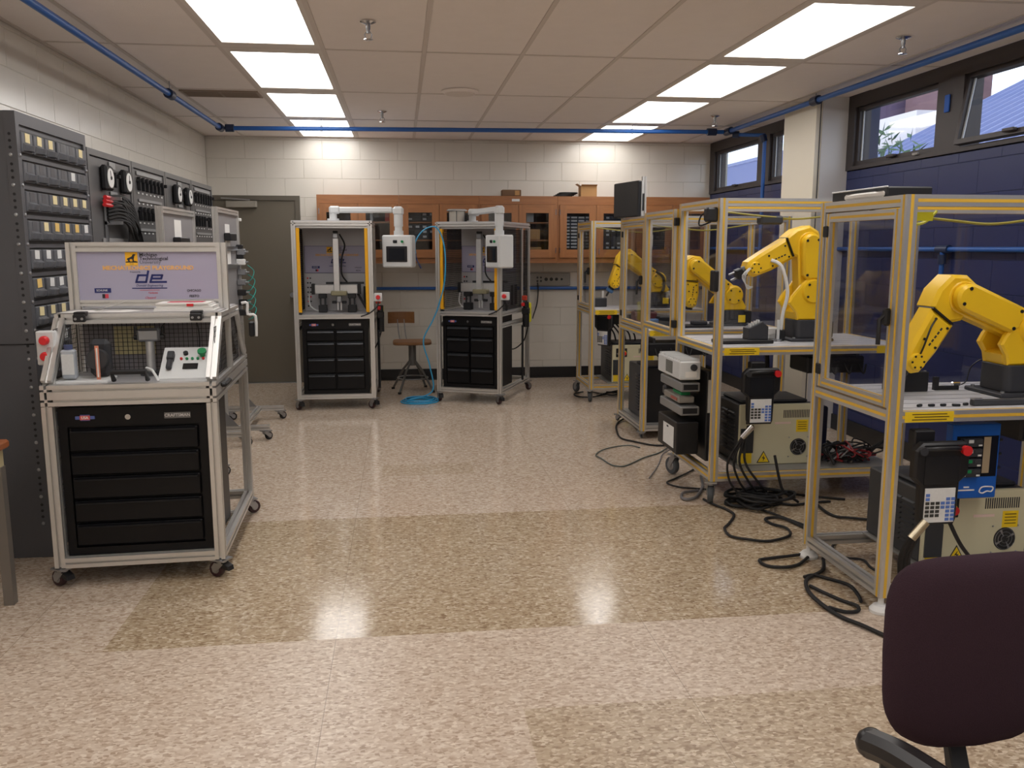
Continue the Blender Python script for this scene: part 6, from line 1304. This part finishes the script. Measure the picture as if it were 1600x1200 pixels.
# ================================================================== OFFICE CHAIR
AR = math.radians(4)
t = thing('office_chair', 'plum fabric office chair with black arm rest beside the near cell', 'chair', (1.10, 1.19, 0), AR)
def backrest():
    b = MB(); n = 40; HW, HH = 0.184, 0.184; rings = []
    def ring(sc_, dy):
        out = []
        for k in range(n):
            a = 2 * PI * k / n; c, s = math.cos(a), math.sin(a); ex = 2 / 4.6
            x = math.copysign(abs(c) ** ex, c) * HW * sc_; z = math.copysign(abs(s) ** ex, s) * HH * sc_
            if z < 0: x *= 1 + 0.10 * (z / HH) * 0.6
            out.append((x, 0.24 + dy + 0.9 * x * x - 0.012 * math.cos(z / HH * 1.5), 0.735 + z - (0.01 * (1 - (x / HW) ** 2) if z < 0 else -0.008 * (1 - (x / HW) ** 2))))
        return out
    for (sc_, dy) in ((0.05, -0.042), (0.5, -0.041), (0.8, -0.038), (0.92, -0.03), (0.98, -0.016), (1.0, 0.0), (0.98, 0.014), (0.9, 0.024), (0.5, 0.03), (0.05, 0.031)): rings.append(ring(sc_, dy))
    v = [p for r in rings for p in r]; f = []
    for i in range(len(rings) - 1):
        for k in range(n): f.append((i * n + k, i * n + (k + 1) % n, (i + 1) * n + (k + 1) % n, (i + 1) * n + k))
    f += [tuple(reversed(range(n))), tuple((len(rings) - 1) * n + k for k in range(n))]
    b.add(v, f); return b
bo = backrest().build('backrest', fabric, t)
bo.data.polygons.foreach_set('use_smooth', [True] * len(bo.data.polygons))
MB().prism([(0.25, 0.62), (0.275, 0.62), (0.275, 0.54), (0.25, 0.48), (0.16, 0.40), (0.0, 0.385), (0.0, 0.36), (0.17, 0.375), (0.27, 0.46), (0.29, 0.53), (0.29, 0.65), (0.25, 0.65)], -0.02, 0.02, 0.003, 'yz').build('back_stem', black, t)
st_ = MB(); st_.prism(rounded(0.21, 0.2, 0.08), 0.40, 0.455, 0.02, 'xy', Matrix.Translation((0, -0.06, 0))); st_.build('seat', fabric, t)
for s_ in (-1, 1):
    x = s_ * 0.262
    pd = spline([(x, 0.17, 0.613), (x + 0.01, 0.10, 0.628), (x + 0.03, 0.0, 0.63), (x + 0.05, -0.1, 0.622)], 5)
    MB().tube(pd, 0.028, 10).add([], []).build('arm_pad', mat('arm_rubber', (30, 27, 29), 0.35), t)
    for q_ in (0, -1): MB().lathe([(0.002, -0.028), (0.014, -0.0245), (0.0245, -0.014), (0.028, 0), (0.0245, 0.014), (0.014, 0.0245), (0.002, 0.028)], tuple(pd[q_]), 12).build('pad_end', mat('arm_rubber', (30, 27, 29), 0.35), t)
    MB().tube(spline([(x, 0.12, 0.61), (x, 0.1, 0.5), (x * 0.95, 0.0, 0.4), (x * 0.4, -0.03, 0.375)], 5), 0.015, 8).build('arm_bracket', black, t)
MB().cyl((0, -0.05, 0.08), (0, -0.05, 0.37), 0.026, n=14).build('gas_lift', black, t)
for k in range(5):
    a = k * 2 * PI / 5 + 0.3; c, s = math.cos(a), math.sin(a)
    l = MB().tube([(0.02 * c, -0.05 + 0.02 * s, 0.11), (0.27 * c, -0.05 + 0.27 * s, 0.075)], 0.019, 8).build('base_leg', black, t)
    MB().cyl((0.27 * c - 0.02 * s, -0.05 + 0.27 * s + 0.02 * c, 0.028), (0.27 * c + 0.02 * s, -0.05 + 0.27 * s - 0.02 * c, 0.028), 0.028, n=14).cyl((0.27 * c, -0.05 + 0.27 * s, 0.04), (0.27 * c, -0.05 + 0.27 * s, 0.075), 0.008, n=8).build('castor', rubber, l)
